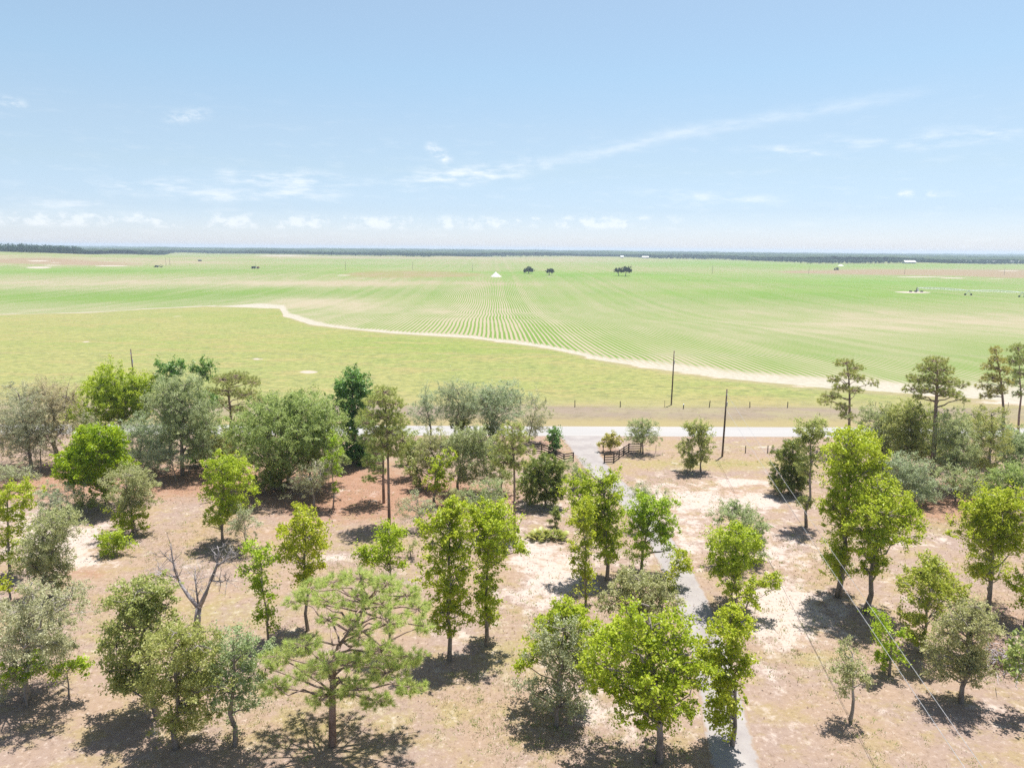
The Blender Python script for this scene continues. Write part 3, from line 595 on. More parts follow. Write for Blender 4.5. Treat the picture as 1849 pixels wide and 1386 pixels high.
T('bright', 'oak_tree', 'right hand one of two close bright oaks, bare limb on one side', (879, 1165), [(880, 920, 28, 16), (905, 935, 24, 20), (862, 940, 20, 18), (890, 960, 26, 20), (915, 965, 20, 16), (868, 978, 20, 20), (895, 990, 20, 18), (935, 985, 14, 10), (880, 1015, 18, 18), (878, 1045, 20, 18), (875, 1080, 18, 18), (888, 1110, 14, 14), (870, 1110, 12, 12)], r=.14, twigs=2)
T('silver', 'oak_tree', 'small round silvery oak beside the twin pine shadows', (762, 957), [(755, 905, 22, 12), (745, 920, 20, 12), (770, 922, 18, 12), (758, 932, 18, 10)], r=.08, twigs=3)
T('silver', 'oak_tree', 'fluffy rounded grey oak behind the two close bright oaks', (853, 960), [(885, 880, 22, 14), (862, 895, 20, 14), (895, 900, 22, 18), (875, 920, 26, 16), (900, 930, 16, 16)], mtl='leaf_grey')
T('grey', 'bush', 'low grey bush with a dark stem left of the fluffy rounded oak', (812, 925), [(820, 893, 18, 10), (835, 905, 18, 12), (805, 912, 14, 8)], cat='bush')
T('grey', 'bush', 'sparse twiggy shrub on pinkish soil right of the leafy column oaks', (742, 1005), [(742, 985, 14, 10), (735, 997, 10, 8)], cat='bush', twigs=6, fill=.5)
PN('nearest pine seen from above with long pale tufts and thick curved limbs', (600, 1345), [(560, 1060, 26, 14), (600, 1050, 30, 14), (650, 1045, 34, 14), (700, 1055, 30, 16), (735, 1075, 26, 16), (535, 1085, 26, 14), (590, 1085, 30, 14), (640, 1085, 30, 16), (690, 1090, 30, 16), (755, 1100, 26, 16), (640, 1120, 26, 12), (700, 1125, 32, 16), (765, 1130, 20, 14), (590, 1120, 20, 10), (550, 1165, 36, 16), (500, 1185, 30, 16), (590, 1195, 36, 16), (650, 1150, 26, 12), (690, 1175, 34, 18), (740, 1185, 34, 18), (640, 1195, 34, 14), (480, 1205, 26, 14), (700, 1215, 40, 18), (560, 1215, 40, 16), (500, 1240, 34, 14), (640, 1240, 40, 16), (740, 1240, 34, 14), (580, 1262, 36, 14), (680, 1265, 34, 14)],
   'needle_near', trunk=[(600, 1260), (602, 1200), (612, 1165), (630, 1140), (650, 1115), (660, 1085)], r=.2, per=44, nl=.34, wd=.026, dens=1.15, tuft=.34, depth=.8)
PN('front one of two close pines with a long clean trunk and feathery crown', (703, 947), [(693, 708, 26, 12), (680, 725, 26, 12), (712, 730, 22, 14), (665, 750, 24, 14), (695, 752, 30, 16), (722, 760, 18, 16), (675, 778, 24, 14), (705, 782, 28, 16), (728, 795, 16, 14), (690, 805, 28, 14), (715, 815, 20, 12)], trunk=[(702, 900), (701, 850), (700, 800), (697, 750), (695, 710)], r=.15)
PN('rear one of two close pines, lower needles hanging below its neighbour', (693, 908), [(660, 762, 22, 16), (660, 795, 18, 14), (680, 820, 26, 14), (665, 835, 14, 10), (682, 848, 18, 10), (665, 865, 16, 6), (695, 790, 24, 20)], trunk=[(692, 870), (692, 830), (690, 800), (688, 765)], r=.15)
T('dark', 'oak_tree', 'deepest green oval tree standing tall above the pale grove', (642, 838), [(638, 680, 20, 14), (618, 700, 18, 16), (655, 698, 20, 16), (608, 722, 14, 16), (635, 722, 26, 20), (665, 722, 12, 20), (625, 748, 22, 20), (650, 750, 18, 18), (632, 775, 20, 18), (640, 800, 26, 16), (660, 820, 24, 12), (630, 822, 18, 12)], r=.2)
# ---- grey line right of centre
T('tan', 'oak_tree', 'thinly leaved grey tree, leftmost of the pale row before the white road', (778, 800), [(768, 715, 18, 20), (782, 735, 20, 22), (758, 745, 16, 18), (772, 760, 16, 14)], twigs=7, fill=1.1, mtl='leaf_silver')
T('silver', 'oak_tree', 'thinly leaved grey tree with double stems and green shrub at its foot', (820, 800), [(825, 703, 22, 16), (808, 720, 18, 22), (838, 722, 20, 24), (820, 745, 24, 18), (845, 750, 14, 14)], twigs=7, extra=[(833, 798)])
T('silver', 'oak_tree', 'broadest of the pale row trees, dark limbs fanning upward', (884, 806), [(870, 715, 20, 20), (895, 708, 24, 18), (920, 712, 22, 20), (880, 735, 24, 20), (910, 738, 26, 20), (940, 728, 16, 22), (895, 760, 20, 14)], twigs=7)
T('silver', 'oak_tree', 'slim pale tree ending the grey row beside the driveway entrance', (955, 798), [(965, 728, 16, 20), (975, 750, 12, 18), (958, 760, 16, 16), (968, 775, 14, 12)], twigs=7)
T('vivid', 'bush', 'dark leafy shrub under the double stemmed pale tree', (832, 798), [(830, 765, 14, 10), (838, 775, 12, 10)], cat='bush', mtl='leaf_cedar')
T('vivid', 'bush', 'dark leafy shrub under the broad pale tree near the road', (893, 806), [(888, 770, 20, 12), (895, 785, 16, 12)], cat='bush', mtl='leaf_cedar')
T('olive', 'bush', 'small brownish bush beside the pines near the road edge', (738, 840), [(735, 815, 16, 12), (728, 830, 14, 10)], cat='bush')
T('grey', 'oak_tree', 'dense grey green oak facing the tallest pale tree, thin dark trunk', (826, 890), [(845, 785, 26, 14), (870, 795, 22, 16), (822, 800, 20, 16), (850, 810, 32, 20), (882, 818, 16, 18), (825, 825, 22, 18), (855, 835, 28, 20), (880, 845, 16, 18), (840, 858, 24, 14)])
T('grey', 'oak_tree', 'bluish grey oak left of the dense grey green oak', (790, 880), [(788, 790, 18, 14), (772, 808, 18, 14), (795, 815, 18, 16), (775, 832, 22, 16), (760, 848, 18, 12), (790, 845, 18, 14)])
T('yellow', 'oak_tree', 'small lime yellow oak before the grey oaks in the clearing', (784, 912), [(805, 825, 16, 10), (795, 838, 18, 12), (785, 855, 18, 12), (800, 862, 14, 12), (790, 880, 14, 10)], mtl='leaf_bright', r=.16)
PN('short needled pine with straight trunk beside the round cedar', (929, 970), [(925, 772, 24, 10), (910, 790, 22, 12), (942, 790, 22, 12), (898, 812, 18, 12), (925, 810, 28, 14), (952, 815, 18, 12), (910, 835, 22, 10), (938, 838, 24, 12)], 'needle_light', trunk=[(929, 920), (929, 870), (928, 830), (926, 790), (925, 770)], r=.13)
T('cedar', 'cedar_tree', 'round dark cedar with yellowish tips beside the gate fence', (985, 915), [(985, 830, 16, 12), (972, 842, 22, 14), (1000, 842, 16, 14), (960, 862, 20, 18), (988, 866, 28, 20), (1010, 872, 14, 18), (965, 892, 22, 14), (995, 895, 24, 14)])
T('grey', 'bush', 'greyish bush screening the end of the left board fence', (1042, 882), [(1040, 838, 20, 10), (1032, 852, 16, 12), (1052, 852, 14, 12), (1042, 866, 14, 10)], cat='bush')
T('dark', 'magnolia_tree', 'dark glossy magnolia beside the driveway mouth, yellow tinged top', (1004, 816), [(1004, 778, 10, 9), (1000, 790, 11, 8), (1010, 797, 12, 10), (998, 802, 12, 9)], fill=.9)
T('gold', 'magnolia_tree', 'small golden yellow magnolia inside the right board fence', (1102, 816), [(1102, 790, 14, 6), (1094, 797, 10, 7), (1110, 798, 12, 7), (1102, 803, 14, 5)], r=.06)
T('grey', 'oak_tree', 'neat little grey live oak at the end of the right board fence', (1161, 819), [(1162, 763, 16, 8), (1150, 775, 16, 10), (1172, 775, 16, 10), (1145, 790, 14, 8), (1162, 788, 18, 10), (1180, 790, 12, 9)], r=.1)
T('bright', 'oak_tree', 'lone two stemmed oak in the open lawn near the wooden pole', (1266, 852), [(1260, 768, 18, 8), (1248, 778, 12, 10), (1275, 778, 12, 10), (1268, 792, 14, 12), (1240, 800, 12, 12), (1236, 815, 14, 12), (1272, 808, 14, 12), (1250, 825, 14, 12), (1270, 825, 12, 10), (1244, 840, 12, 8)], extra=[(1246, 850)], r=.1, mtl='leaf_olive')
# ---- right of centre foreground
T('bright', 'oak_tree', 'tall twin topped bright oak left of the driveway', (1096, 1047), [(1055, 872, 26, 16), (1095, 862, 16, 16), (1045, 895, 22, 16), (1075, 895, 26, 18), (1102, 890, 18, 18), (1055, 920, 28, 18), (1092, 922, 26, 20), (1070, 945, 26, 18), (1105, 950, 22, 20), (1085, 975, 22, 18), (1108, 978, 14, 14), (1095, 1000, 18, 14)], r=.16)
T('bright', 'oak_tree', 'slender oak just in front of the twin topped bright oak', (1058, 1092), [(1058, 915, 18, 16), (1045, 940, 20, 16), (1062, 960, 18, 16), (1050, 985, 16, 16), (1064, 1005, 14, 14), (1050, 1025, 16, 12), (1062, 1045, 14, 14), (1056, 1065, 10, 10)], r=.09)
T('bright', 'oak_tree', 'bushy bright oak leaning over the driveway bend', (1158, 1032), [(1170, 905, 24, 14), (1200, 912, 22, 16), (1145, 925, 22, 16), (1175, 928, 26, 16), (1212, 938, 18, 18), (1155, 950, 24, 16), (1190, 955, 24, 16), (1215, 962, 14, 10), (1160, 978, 22, 16), (1150, 1005, 16, 14), (1215, 988, 16, 10)], r=.13, fill=.9)
T('bright', 'oak_tree', 'small crooked sapling hanging over the driveway edge', (1205, 1062), [(1235, 1000, 20, 10), (1225, 1015, 18, 10), (1215, 1030, 14, 12), (1240, 1025, 10, 8), (1208, 1045, 12, 10)], r=.06)
T('silver', 'oak_tree', 'thin grey sapling peeking above the bushy driveway oak', (1162, 960), [(1160, 885, 20, 8), (1150, 897, 16, 8), (1175, 895, 12, 10)], twigs=5, fill=.8)
T('silver', 'bush', 'grey sprig of a bush on pale sand behind the driveway oak', (1202, 925), [(1200, 898, 10, 10), (1206, 910, 10, 8)], cat='bush', fill=.6, twigs=4)
T('grey', 'oak_tree', 'grey live oak half hidden behind the lime oak right of the driveway', (1345, 1015), [(1325, 918, 26, 12), (1305, 932, 18, 12), (1340, 938, 24, 14), (1370, 960, 14, 20), (1372, 990, 10, 16), (1355, 975, 18, 18)])
T('bright', 'oak_tree', 'lime green round oak right of the driveway on two thin trunks', (1322, 1094), [(1330, 960, 28, 12), (1300, 972, 22, 16), (1340, 978, 28, 16), (1360, 990, 14, 18), (1310, 995, 26, 16), (1340, 1008, 26, 14), (1295, 1010, 16, 14), (1290, 1030, 14, 10), (1325, 1025, 24, 12), (1318, 1060, 20, 12)], r=.09, extra=[(1327, 1090)])
T('bright', 'oak_tree', 'small crooked oak with a curved stem beside the lime oak', (1341, 1119), [(1350, 1062, 16, 14), (1338, 1078, 14, 12), (1358, 1080, 12, 12), (1395, 1040, 18, 9), (1402, 1060, 10, 12), (1388, 1050, 12, 8)], r=.07)
T('olive', 'bush', 'large rounded olive grey bush left of the driveway', (1150, 1142), [(1150, 1042, 30, 14), (1115, 1062, 24, 16), (1160, 1062, 34, 18), (1195, 1075, 22, 18), (1110, 1085, 24, 16), (1150, 1092, 36, 18), (1195, 1095, 24, 14), (1160, 1118, 26, 14)], cat='bush', mtl='leaf_grey', twigs=4)
T('bright', 'oak_tree', 'bright oak behind the grey bush at the bottom edge', (1010, 1275), [(1020, 1095, 28, 14), (1045, 1108, 18, 14), (990, 1120, 26, 16), (1030, 1125, 26, 18), (975, 1150, 22, 16), (1060, 1135, 16, 14), (960, 1180, 18, 18), (1000, 1165, 24, 18), (1055, 1160, 20, 14), (945, 1200, 18, 16), (1060, 1190, 18, 16)])
T('grey', 'bush', 'fluffy grey green bush at the bottom edge before a bright oak', (1005, 1310), [(1015, 1135, 28, 16), (985, 1155, 28, 18), (1035, 1160, 28, 20), (1000, 1185, 34, 20), (1040, 1195, 26, 20), (1015, 1225, 40, 24), (985, 1245, 30, 20), (1040, 1250, 28, 20), (1010, 1275, 34, 18)], cat='bush', mtl='leaf_silver')
T('bright', 'oak_tree', 'biggest bright crown at the bottom edge spreading over the driveway', (1190, 1375), [(1140, 1115, 30, 16), (1205, 1120, 32, 16), (1105, 1140, 28, 18), (1160, 1145, 34, 20), (1225, 1145, 32, 20), (1120, 1172, 34, 20), (1180, 1178, 38, 22), (1240, 1178, 28, 20), (1095, 1200, 28, 20), (1150, 1208, 40, 20), (1215, 1212, 38, 20), (1180, 1238, 44, 20), (1245, 1225, 26, 18), (1120, 1235, 34, 20), (1150, 1265, 40, 20), (1210, 1268, 40, 20), (1180, 1295, 34, 16), (1080, 1160, 24, 18), (1072, 1190, 22, 18), (1085, 1225, 24, 18), (1262, 1195, 20, 16)], r=.2)
T('bright', 'oak_tree', 'bright oak at the bottom edge right of the driveway gap', (1322, 1345), [(1322, 1112, 22, 14), (1340, 1128, 20, 14), (1308, 1135, 22, 16), (1330, 1152, 24, 16), (1290, 1160, 20, 16), (1320, 1178, 24, 16), (1280, 1185, 20, 14), (1345, 1190, 12, 12), (1300, 1205, 28, 18), (1340, 1215, 18, 12), (1315, 1235, 26, 16), (1330, 1262, 18, 14), (1300, 1262, 26, 18), (1275, 1235, 20, 16), (1320, 1290, 24, 16), (1290, 1300, 20, 14)], r=.13)
# ---- right side
T('cedar', 'cedar_tree', 'dark shaggy cedar at the sand edge on the open right side', (1425, 892), [(1432, 802, 14, 12), (1415, 822, 16, 14), (1440, 825, 16, 16), (1402, 848, 16, 16), (1430, 850, 24, 18), (1450, 858, 12, 18), (1410, 872, 20, 14), (1440, 875, 18, 14)], mtl='leaf_cedar')
T('bright', 'oak_tree', 'gangly oak with a long dark trunk before the shaggy cedar', (1456, 952), [(1470, 765, 22, 12), (1445, 780, 14, 16), (1485, 782, 18, 14), (1462, 795, 18, 14), (1480, 810, 16, 14), (1448, 805, 12, 14), (1465, 830, 16, 12), (1452, 850, 16, 10), (1455, 905, 10, 12)], r=.15, fill=.8, mtl='leaf_olive')
T('bright', 'oak_tree', 'tallest bright green oak of the right side pair', (1513, 1077), [(1545, 780, 26, 12), (1530, 800, 30, 16), (1565, 805, 24, 18), (1520, 825, 26, 18), (1555, 832, 34, 20), (1590, 840, 14, 18), (1515, 855, 26, 18), (1550, 862, 32, 20), (1510, 885, 24, 18), (1545, 892, 28, 18), (1505, 915, 22, 16), (1530, 925, 24, 18), (1515, 950, 22, 16), (1520, 985, 22, 16), (1515, 1010, 22, 14), (1510, 1030, 18, 10)], r=.22)
T('bright', 'oak_tree', 'nearer bright green oak of the right side pair, crown spreading sideways', (1562, 1107), [(1585, 880, 26, 14), (1605, 892, 26, 16), (1565, 900, 24, 16), (1590, 912, 34, 18), (1630, 915, 24, 16), (1560, 930, 26, 18), (1600, 938, 36, 18), (1645, 945, 20, 16), (1570, 960, 30, 18), (1615, 965, 34, 16), (1650, 968, 14, 10), (1585, 985, 26, 14), (1560, 1000, 22, 16), (1560, 1025, 20, 12), (1580, 1015, 14, 10)], r=.2)
PN('pine with sparse flat layered crown, first from the gate', (1533, 815), [(1525, 655, 22, 8), (1545, 665, 16, 9), (1530, 675, 18, 9), (1505, 685, 14, 8), (1550, 683, 14, 8), (1575, 692, 14, 7), (1520, 700, 22, 8), (1500, 715, 20, 8), (1545, 705, 16, 7), (1488, 725, 14, 7), (1520, 735, 18, 8), (1530, 750, 18, 8)], 'needle_olive', trunk=[(1533, 775), (1534, 740), (1534, 705), (1532, 675), (1528, 650)], r=.2, per=26, dens=.95)
PN('tall pine with rounded crown and thick purple brown trunk', (1683, 874), [(1690, 652, 24, 9), (1672, 665, 22, 10), (1705, 668, 20, 10), (1655, 685, 20, 10), (1685, 685, 28, 10), (1715, 690, 18, 10), (1740, 695, 12, 8), (1645, 702, 16, 9), (1670, 703, 20, 8), (1710, 708, 22, 9), (1660, 718, 12, 6), (1740, 722, 12, 7), (1725, 712, 14, 7)], 'needle_olive', trunk=[(1685, 830), (1688, 780), (1690, 730), (1693, 690), (1692, 655)], r=.3, per=28, dens=1.1)
PN('slim pine with spiky top, left of the pine at the right edge', (1811, 830), [(1797, 632, 12, 9), (1800, 650, 16, 9), (1782, 662, 12, 7), (1810, 668, 18, 9), (1790, 682, 20, 9), (1775, 695, 16, 8), (1815, 690, 16, 9), (1800, 705, 22, 8), (1780, 715, 14, 6)], 'needle_olive', trunk=[(1811, 790), (1812, 740), (1809, 700), (1804, 665), (1797, 630)], r=.2, per=26)
PN('pine at the right edge with a broken dead lower branch', (1838, 800), [(1838, 630, 18, 12), (1830, 652, 18, 10), (1850, 650, 18, 12), (1845, 675, 22, 10), (1828, 690, 12, 8), (1860, 700, 18, 10), (1835, 712, 12, 6)], 'needle_olive', trunk=[(1840, 750), (1844, 715), (1841, 680), (1840, 640)], r=.15, per=26)
T('grey', 'oak_tree', 'hazy grey oak right beside the sparse layered pine', (1588, 845), [(1590, 745, 22, 14), (1570, 760, 22, 16), (1605, 765, 22, 16), (1580, 785, 26, 18), (1610, 792, 20, 16), (1595, 810, 22, 14)], mtl='leaf_grey')
T('olive', 'oak_tree', 'yellow tinged olive oak left of the tall pine trunk', (1640, 862), [(1640, 735, 24, 12), (1622, 752, 26, 14), (1655, 755, 26, 16), (1635, 775, 30, 18), (1660, 788, 20, 18), (1640, 808, 26, 18), (1665, 815, 16, 14)], twigs=3)
T('grey', 'oak_tree', 'low spreading grey oak under the tall pine, feathery front', (1650, 915), [(1630, 835, 26, 14), (1650, 845, 26, 14), (1625, 862, 24, 16), (1655, 868, 28, 16), (1685, 882, 20, 12), (1665, 892, 24, 12), (1635, 882, 20, 12)], mtl='leaf_silver')
T('grey', 'oak_tree', 'grey oak just right of the tall pine trunk', (1722, 885), [(1720, 760, 28, 16), (1705, 780, 22, 16), (1740, 782, 24, 16), (1722, 802, 30, 18), (1745, 812, 18, 16), (1715, 830, 24, 16), (1735, 842, 20, 14)], mtl='leaf_grey')
T('grey', 'oak_tree', 'bluish dark oak below the slim spiky pine', (1782, 880), [(1790, 745, 18, 8), (1778, 765, 24, 14), (1800, 775, 24, 16), (1770, 790, 20, 16), (1792, 800, 28, 18), (1785, 822, 28, 16), (1770, 840, 20, 14)], mtl='leaf_olive')
T('grey', 'oak_tree', 'small leathery oak behind the pale ring at the wood edge', (1757, 915), [(1760, 868, 20, 12), (1745, 882, 18, 14), (1772, 882, 18, 12), (1755, 898, 20, 10)], mtl='leaf_grey')
T('olive', 'oak_tree', 'grey green oak at the right edge under the broken pine', (1840, 862), [(1838, 790, 20, 14), (1855, 800, 20, 18), (1828, 815, 20, 14), (1845, 832, 24, 18), (1870, 830, 20, 20)], mtl='leaf_grey')
T('olive', 'oak_tree', 'mossy olive oak at the right edge near the pale ring', (1822, 930), [(1825, 850, 20, 12), (1808, 865, 18, 12), (1835, 872, 22, 14), (1850, 858, 16, 16), (1815, 885, 18, 10)])
T('olive', 'bush', 'dark undergrowth bush between pine trunks deep in the right wood', (1690, 830), [(1695, 800, 24, 16), (1675, 812, 20, 14), (1705, 815, 18, 12)], cat='bush', mtl='leaf_cedar')
T('olive', 'oak_tree', 'large needle leaved olive tree at the right edge on a straight trunk', (1783, 1104), [(1800, 900, 34, 14), (1835, 898, 28, 18), (1770, 915, 28, 16), (1810, 925, 36, 18), (1845, 930, 24, 20), (1760, 942, 24, 14), (1795, 950, 32, 18), (1835, 960, 30, 18), (1765, 970, 26, 14), (1800, 980, 32, 16), (1780, 1008, 26, 14), (1790, 1030, 26, 12), (1765, 1030, 16, 10)], r=.17, mtl='leaf_bright', fill=1.0)
T('bright', 'oak_tree', 'thin bright branch oak cut by the right edge', (1850, 1125), [(1845, 1040, 18, 14), (1830, 1055, 14, 10), (1855, 1065, 16, 14), (1842, 1085, 12, 12)])
T('bright', 'oak_tree', 'light yellow green oak with airy crown above the grey bottom right oak', (1663, 1178), [(1685, 1015, 24, 12), (1665, 1030, 24, 14), (1700, 1035, 24, 14), (1645, 1055, 20, 12), (1680, 1058, 30, 16), (1720, 1060, 22, 16), (1660, 1080, 22, 12), (1705, 1085, 28, 14), (1740, 1085, 16, 14), (1650, 1115, 18, 18), (1655, 1150, 14, 14)], r=.11, mtl='leaf_yellow')
T('grey', 'oak_tree', 'grey green oak with tangled limbs in the bottom right', (1735, 1268), [(1760, 1095, 22, 10), (1775, 1110, 22, 12), (1730, 1115, 26, 16), (1765, 1130, 28, 16), (1720, 1140, 26, 18), (1755, 1158, 28, 18), (1710, 1172, 26, 20), (1745, 1188, 28, 18), (1700, 1205, 24, 18), (1740, 1215, 26, 16), (1765, 1200, 18, 14)], twigs=4)
T('bright', 'oak_tree', 'narrow green oak column crossed by the service wires', (1606, 1218), [(1588, 1102, 12, 10), (1592, 1122, 14, 12), (1600, 1142, 16, 14), (1622, 1140, 12, 8), (1600, 1165, 18, 14), (1612, 1185, 20, 14), (1592, 1195, 14, 10)], r=.09, mtl='leaf_bright')
T('silver', 'bush', 'feathery pale sapling bush alone at the bottom on dry grass', (1535, 1300), [(1530, 1165, 14, 12), (1538, 1185, 18, 14), (1530, 1205, 20, 16), (1548, 1210, 16, 14), (1538, 1235, 22, 18)], cat='bush', mtl='leaf_grey')
T('yellow', 'bush', 'brownish green bush at the bottom right corner', (1860, 1290), [(1850, 1160, 18, 26), (1840, 1190, 16, 20), (1865, 1200, 26, 30)], cat='bush', mtl='leaf_olive')
T('cedar', 'cedar_tree', 'tiny dark cedar behind the palmetto clump', (1004, 952), [(1004, 918, 6, 8), (1003, 930, 8, 8), (1004, 942, 8, 8)], r=.04)
T('grey', 'oak_tree', 'grey oak wedged behind the bright pair, before the wire fence', (1612, 838), [(1600, 790, 24, 16), (1620, 805, 26, 18), (1605, 825, 22, 14)], mtl='leaf_grey')
T('olive', 'oak_tree', 'shaded olive oak filling the gap behind the tall pine trunk', (1700, 845), [(1690, 755, 20, 14), (1700, 778, 26, 16), (1685, 800, 22, 16), (1710, 815, 22, 16)], mtl='leaf_olive')
T('grey', 'oak_tree', 'hazy pale oak behind the slim spiky pine, nearest the road', (1760, 830), [(1755, 748, 20, 10), (1770, 762, 20, 12), (1745, 772, 18, 14), (1760, 790, 24, 16)], mtl='leaf_olive')
T('grey', 'oak_tree', 'grey oak between the slim spiky pine and the right edge', (1816, 850), [(1815, 765, 18, 12), (1825, 778, 18, 14), (1808, 795, 20, 14), (1822, 812, 20, 16)], mtl='leaf_grey')
T('olive', 'oak_tree', 'dense low oak in shadow above the reddish leaf litter, right wood', (1725, 905), [(1712, 850, 20, 14), (1730, 865, 22, 14), (1700, 868, 18, 14)], mtl='leaf_grey')
T('silver', 'oak_tree', 'feathery pale oak at the foot of the dull grey oak', (318, 868), [(300, 815, 20, 12), (282, 828, 16, 12), (310, 830, 22, 12), (330, 835, 16, 10)], twigs=3)
T('olive', 'oak_tree', 'olive shrubby oak joining the dull grey oak to the broad live oak', (420, 850), [(410, 790, 24, 14), (400, 808, 20, 14), (430, 812, 22, 14), (412, 825, 18, 10)])
T('cedar', 'bush', 'near black shrub under the deepest green oval tree', (668, 840), [(668, 812, 20, 12), (650, 822, 18, 10), (680, 825, 14, 8)], cat='bush', mtl='leaf_dark')
T('olive', 'bush', 'shaded low brush between the trunks of the broad live oak', (478, 890), [(478, 862, 22, 10), (462, 872, 16, 9), (495, 872, 14, 8)], cat='bush', mtl='leaf_olive')
T('yellow', 'bush', 'light yellowish shrub pressed against the left side of the round cedar', (950, 905), [(950, 862, 16, 12), (945, 880, 16, 12), (958, 888, 14, 10)], cat='bush', mtl='leaf_olive')
T('yellow', 'bush', 'small yellow green shrub between the twin pines and the bluish grey oak', (760, 885), [(742, 842, 14, 9), (752, 858, 12, 9), (760, 870, 10, 7)], cat='bush', mtl='leaf_olive')
T('silver', 'bush', 'low grey brush at the left edge below the tan oaks', (25, 880), [(20, 850, 24, 10), (45, 858, 18, 8), (8, 862, 16, 9)], cat='bush', twigs=4)
T('olive', 'oak_tree', 'olive oak in the gap right of the two close pines near the road', (742, 862), [(722, 778, 16, 14), (738, 790, 18, 14), (748, 808, 16, 14), (728, 815, 16, 12), (745, 830, 14, 10)])
T('grey', 'oak_tree', 'grey oak in the gap between the round cedar and the short needled pine', (905, 892), [(900, 822, 16, 12), (915, 838, 18, 14), (898, 850, 18, 14), (912, 864, 16, 10)], mtl='leaf_olive')
T('tan', 'oak_tree', 'twiggy tan oak behind the vivid green oak, touching the white road', (160, 838), [(150, 768, 18, 14), (170, 772, 18, 14), (160, 792, 20, 14), (145, 805, 16, 12)], twigs=5)
T('olive', 'bush', 'low olive brush in front of the vivid green oak, beside the broken rail', (158, 928), [(150, 900, 16, 9), (168, 905, 16, 9), (158, 914, 14, 7)], cat='bush', mtl='leaf_olive')
T('grey', 'bush', 'grey brush at the wood edge under the rear of the tall pine', (1665, 905), [(1650, 880, 16, 10), (1668, 888, 16, 9), (1680, 880, 12, 9)], cat='bush')
T('cedar', 'bush', 'dark leafy brush deep in the right wood below the bluish dark oak', (1780, 892), [(1765, 862, 18, 12), (1785, 868, 18, 12), (1775, 880, 16, 8)], cat='bush')
for f, a, k in exec_trees: f(*a, **k)

# ---- dead bare tree
def dead_tree(name, label, base, limbs, r, cat, twig=12, mtl='bark_dead', seed=3):
    b = at(*base); org = np.array([b[0], b[1], float(zf(b[0], b[1]))]); root = empty(name, org); tag(root, label, cat)
    rs = np.random.default_rng(seed)
    for nm, paths in limbs.items():
        mb = MB()
        for pts, ra, rb in paths:
            P_ = [vplane(x, y, b[1] + dz) if not (i == 0 and nm == 'trunk') else org - [0, 0, .1] for i, (x, y, dz) in enumerate(pts)]
            mb.tube(P_, list(np.linspace(ra * 1.35, rb * 1.3, len(P_))), 7)
            if nm == 'trunk': continue
            for i in range(1, len(P_)):
                for _ in range(twig // max(1, len(P_) - 2)):
                    t = rs.uniform(); s0 = P_[i - 1] + (P_[i] - P_[i - 1]) * t
                    dirv = (P_[i] - P_[i - 1]); dirv /= np.linalg.norm(dirv); d = dirv * .5 + rs.normal(size=3) * .65 + [0, 0, .15]; d /= np.linalg.norm(d)
                    L = rs.uniform(.5, 1.5); e = s0 + d * L
                    mid = (s0 + e) / 2 + rs.normal(size=3) * .1
                    mb.tube([s0, mid, e], [.028, .018, .007], 4)
                    for _k in range(3):
                        d2 = d * .6 + rs.normal(size=3) * .6; d2 /= np.linalg.norm(d2); q = mid + (e - mid) * rs.uniform(); mb.tube([q, q + d2 * rs.uniform(.25, .7)], [.012, .005], 3)
        mb.v = [tuple(np.array(v) - org) for v in mb.v]
        mb.build(nm, mtl, root, True)
    return root
dead_tree('dead_tree', 'leafless grey dead tree with forked bare branches', (354, 1140), {
    'trunk': [([(354, 1140, 0), (357, 1115, 0), (359, 1096, 0)], .22, .17)],
    'branch': [([(359, 1098, 0), (340, 1075, .3), (325, 1052, .6), (316, 1030, .9), (311, 1005, 1.0), (308, 980, 1.0)], .13, .02), ([(359, 1098, 0), (372, 1070, -.3), (382, 1045, -.4), (392, 1020, -.5), (395, 995, -.5), (392, 985, -.5)], .14, .02),
               ([(392, 1022, -.5), (405, 1012, -.8), (420, 1002, -1.2)], .07, .015), ([(359, 1098, .1), (354, 1060, .6), (352, 1020, .9)], .07, .015), ([(320, 1042, .7), (300, 1038, 1.2), (285, 1036, 1.4)], .06, .015), ([(322, 1046, .6), (312, 1015, .2), (295, 1000, -.2)], .06, .015),
               ([(382, 1048, -.4), (400, 1050, -1), (415, 1045, -1.6)], .05, .012)]}, .2, 'tree', 10)
# pale dead brush heap in the corner
b = at(1818, 1200); org = np.array([b[0], b[1], 0.0])
root = empty('brush_pile', org); tag(root, 'heap of bleached dead branches in the bottom right corner', 'brush pile')
mb = MB()
for _ in range(150):
    s0 = RNG.normal(size=3) * [1.0, 1.0, 0]; s0[2] = abs(RNG.normal()) * .35 + .03
    d = RNG.normal(size=3) * [1, 1, .45]; d /= np.linalg.norm(d); L = RNG.uniform(.5, 1.8); e = s0 + d * L; e[2] = max(e[2], .03)
    mid = (s0 + e) / 2 + RNG.normal(size=3) * .12; mid[2] = max(mid[2], .04); mb.tube([s0, mid, e], [RNG.uniform(.02, .05), .02, .008], 4)
tag(mb.build('branch', 'bark_dead', root), kind='stuff')
Cc = RNG.normal(size=(700, 3)) * [1.0, 1.0, 0]; Cc[:, 2] = np.abs(RNG.normal(size=700)) * .4 + .03
nn_ = rand_dir(700); V = leaves(Cc, nn_, .2, .12)
tag(link('dead_leaves', np_mesh('dead_leaves', V, 4, np.arange(len(V))), 'dead_leaf', root), kind='stuff')

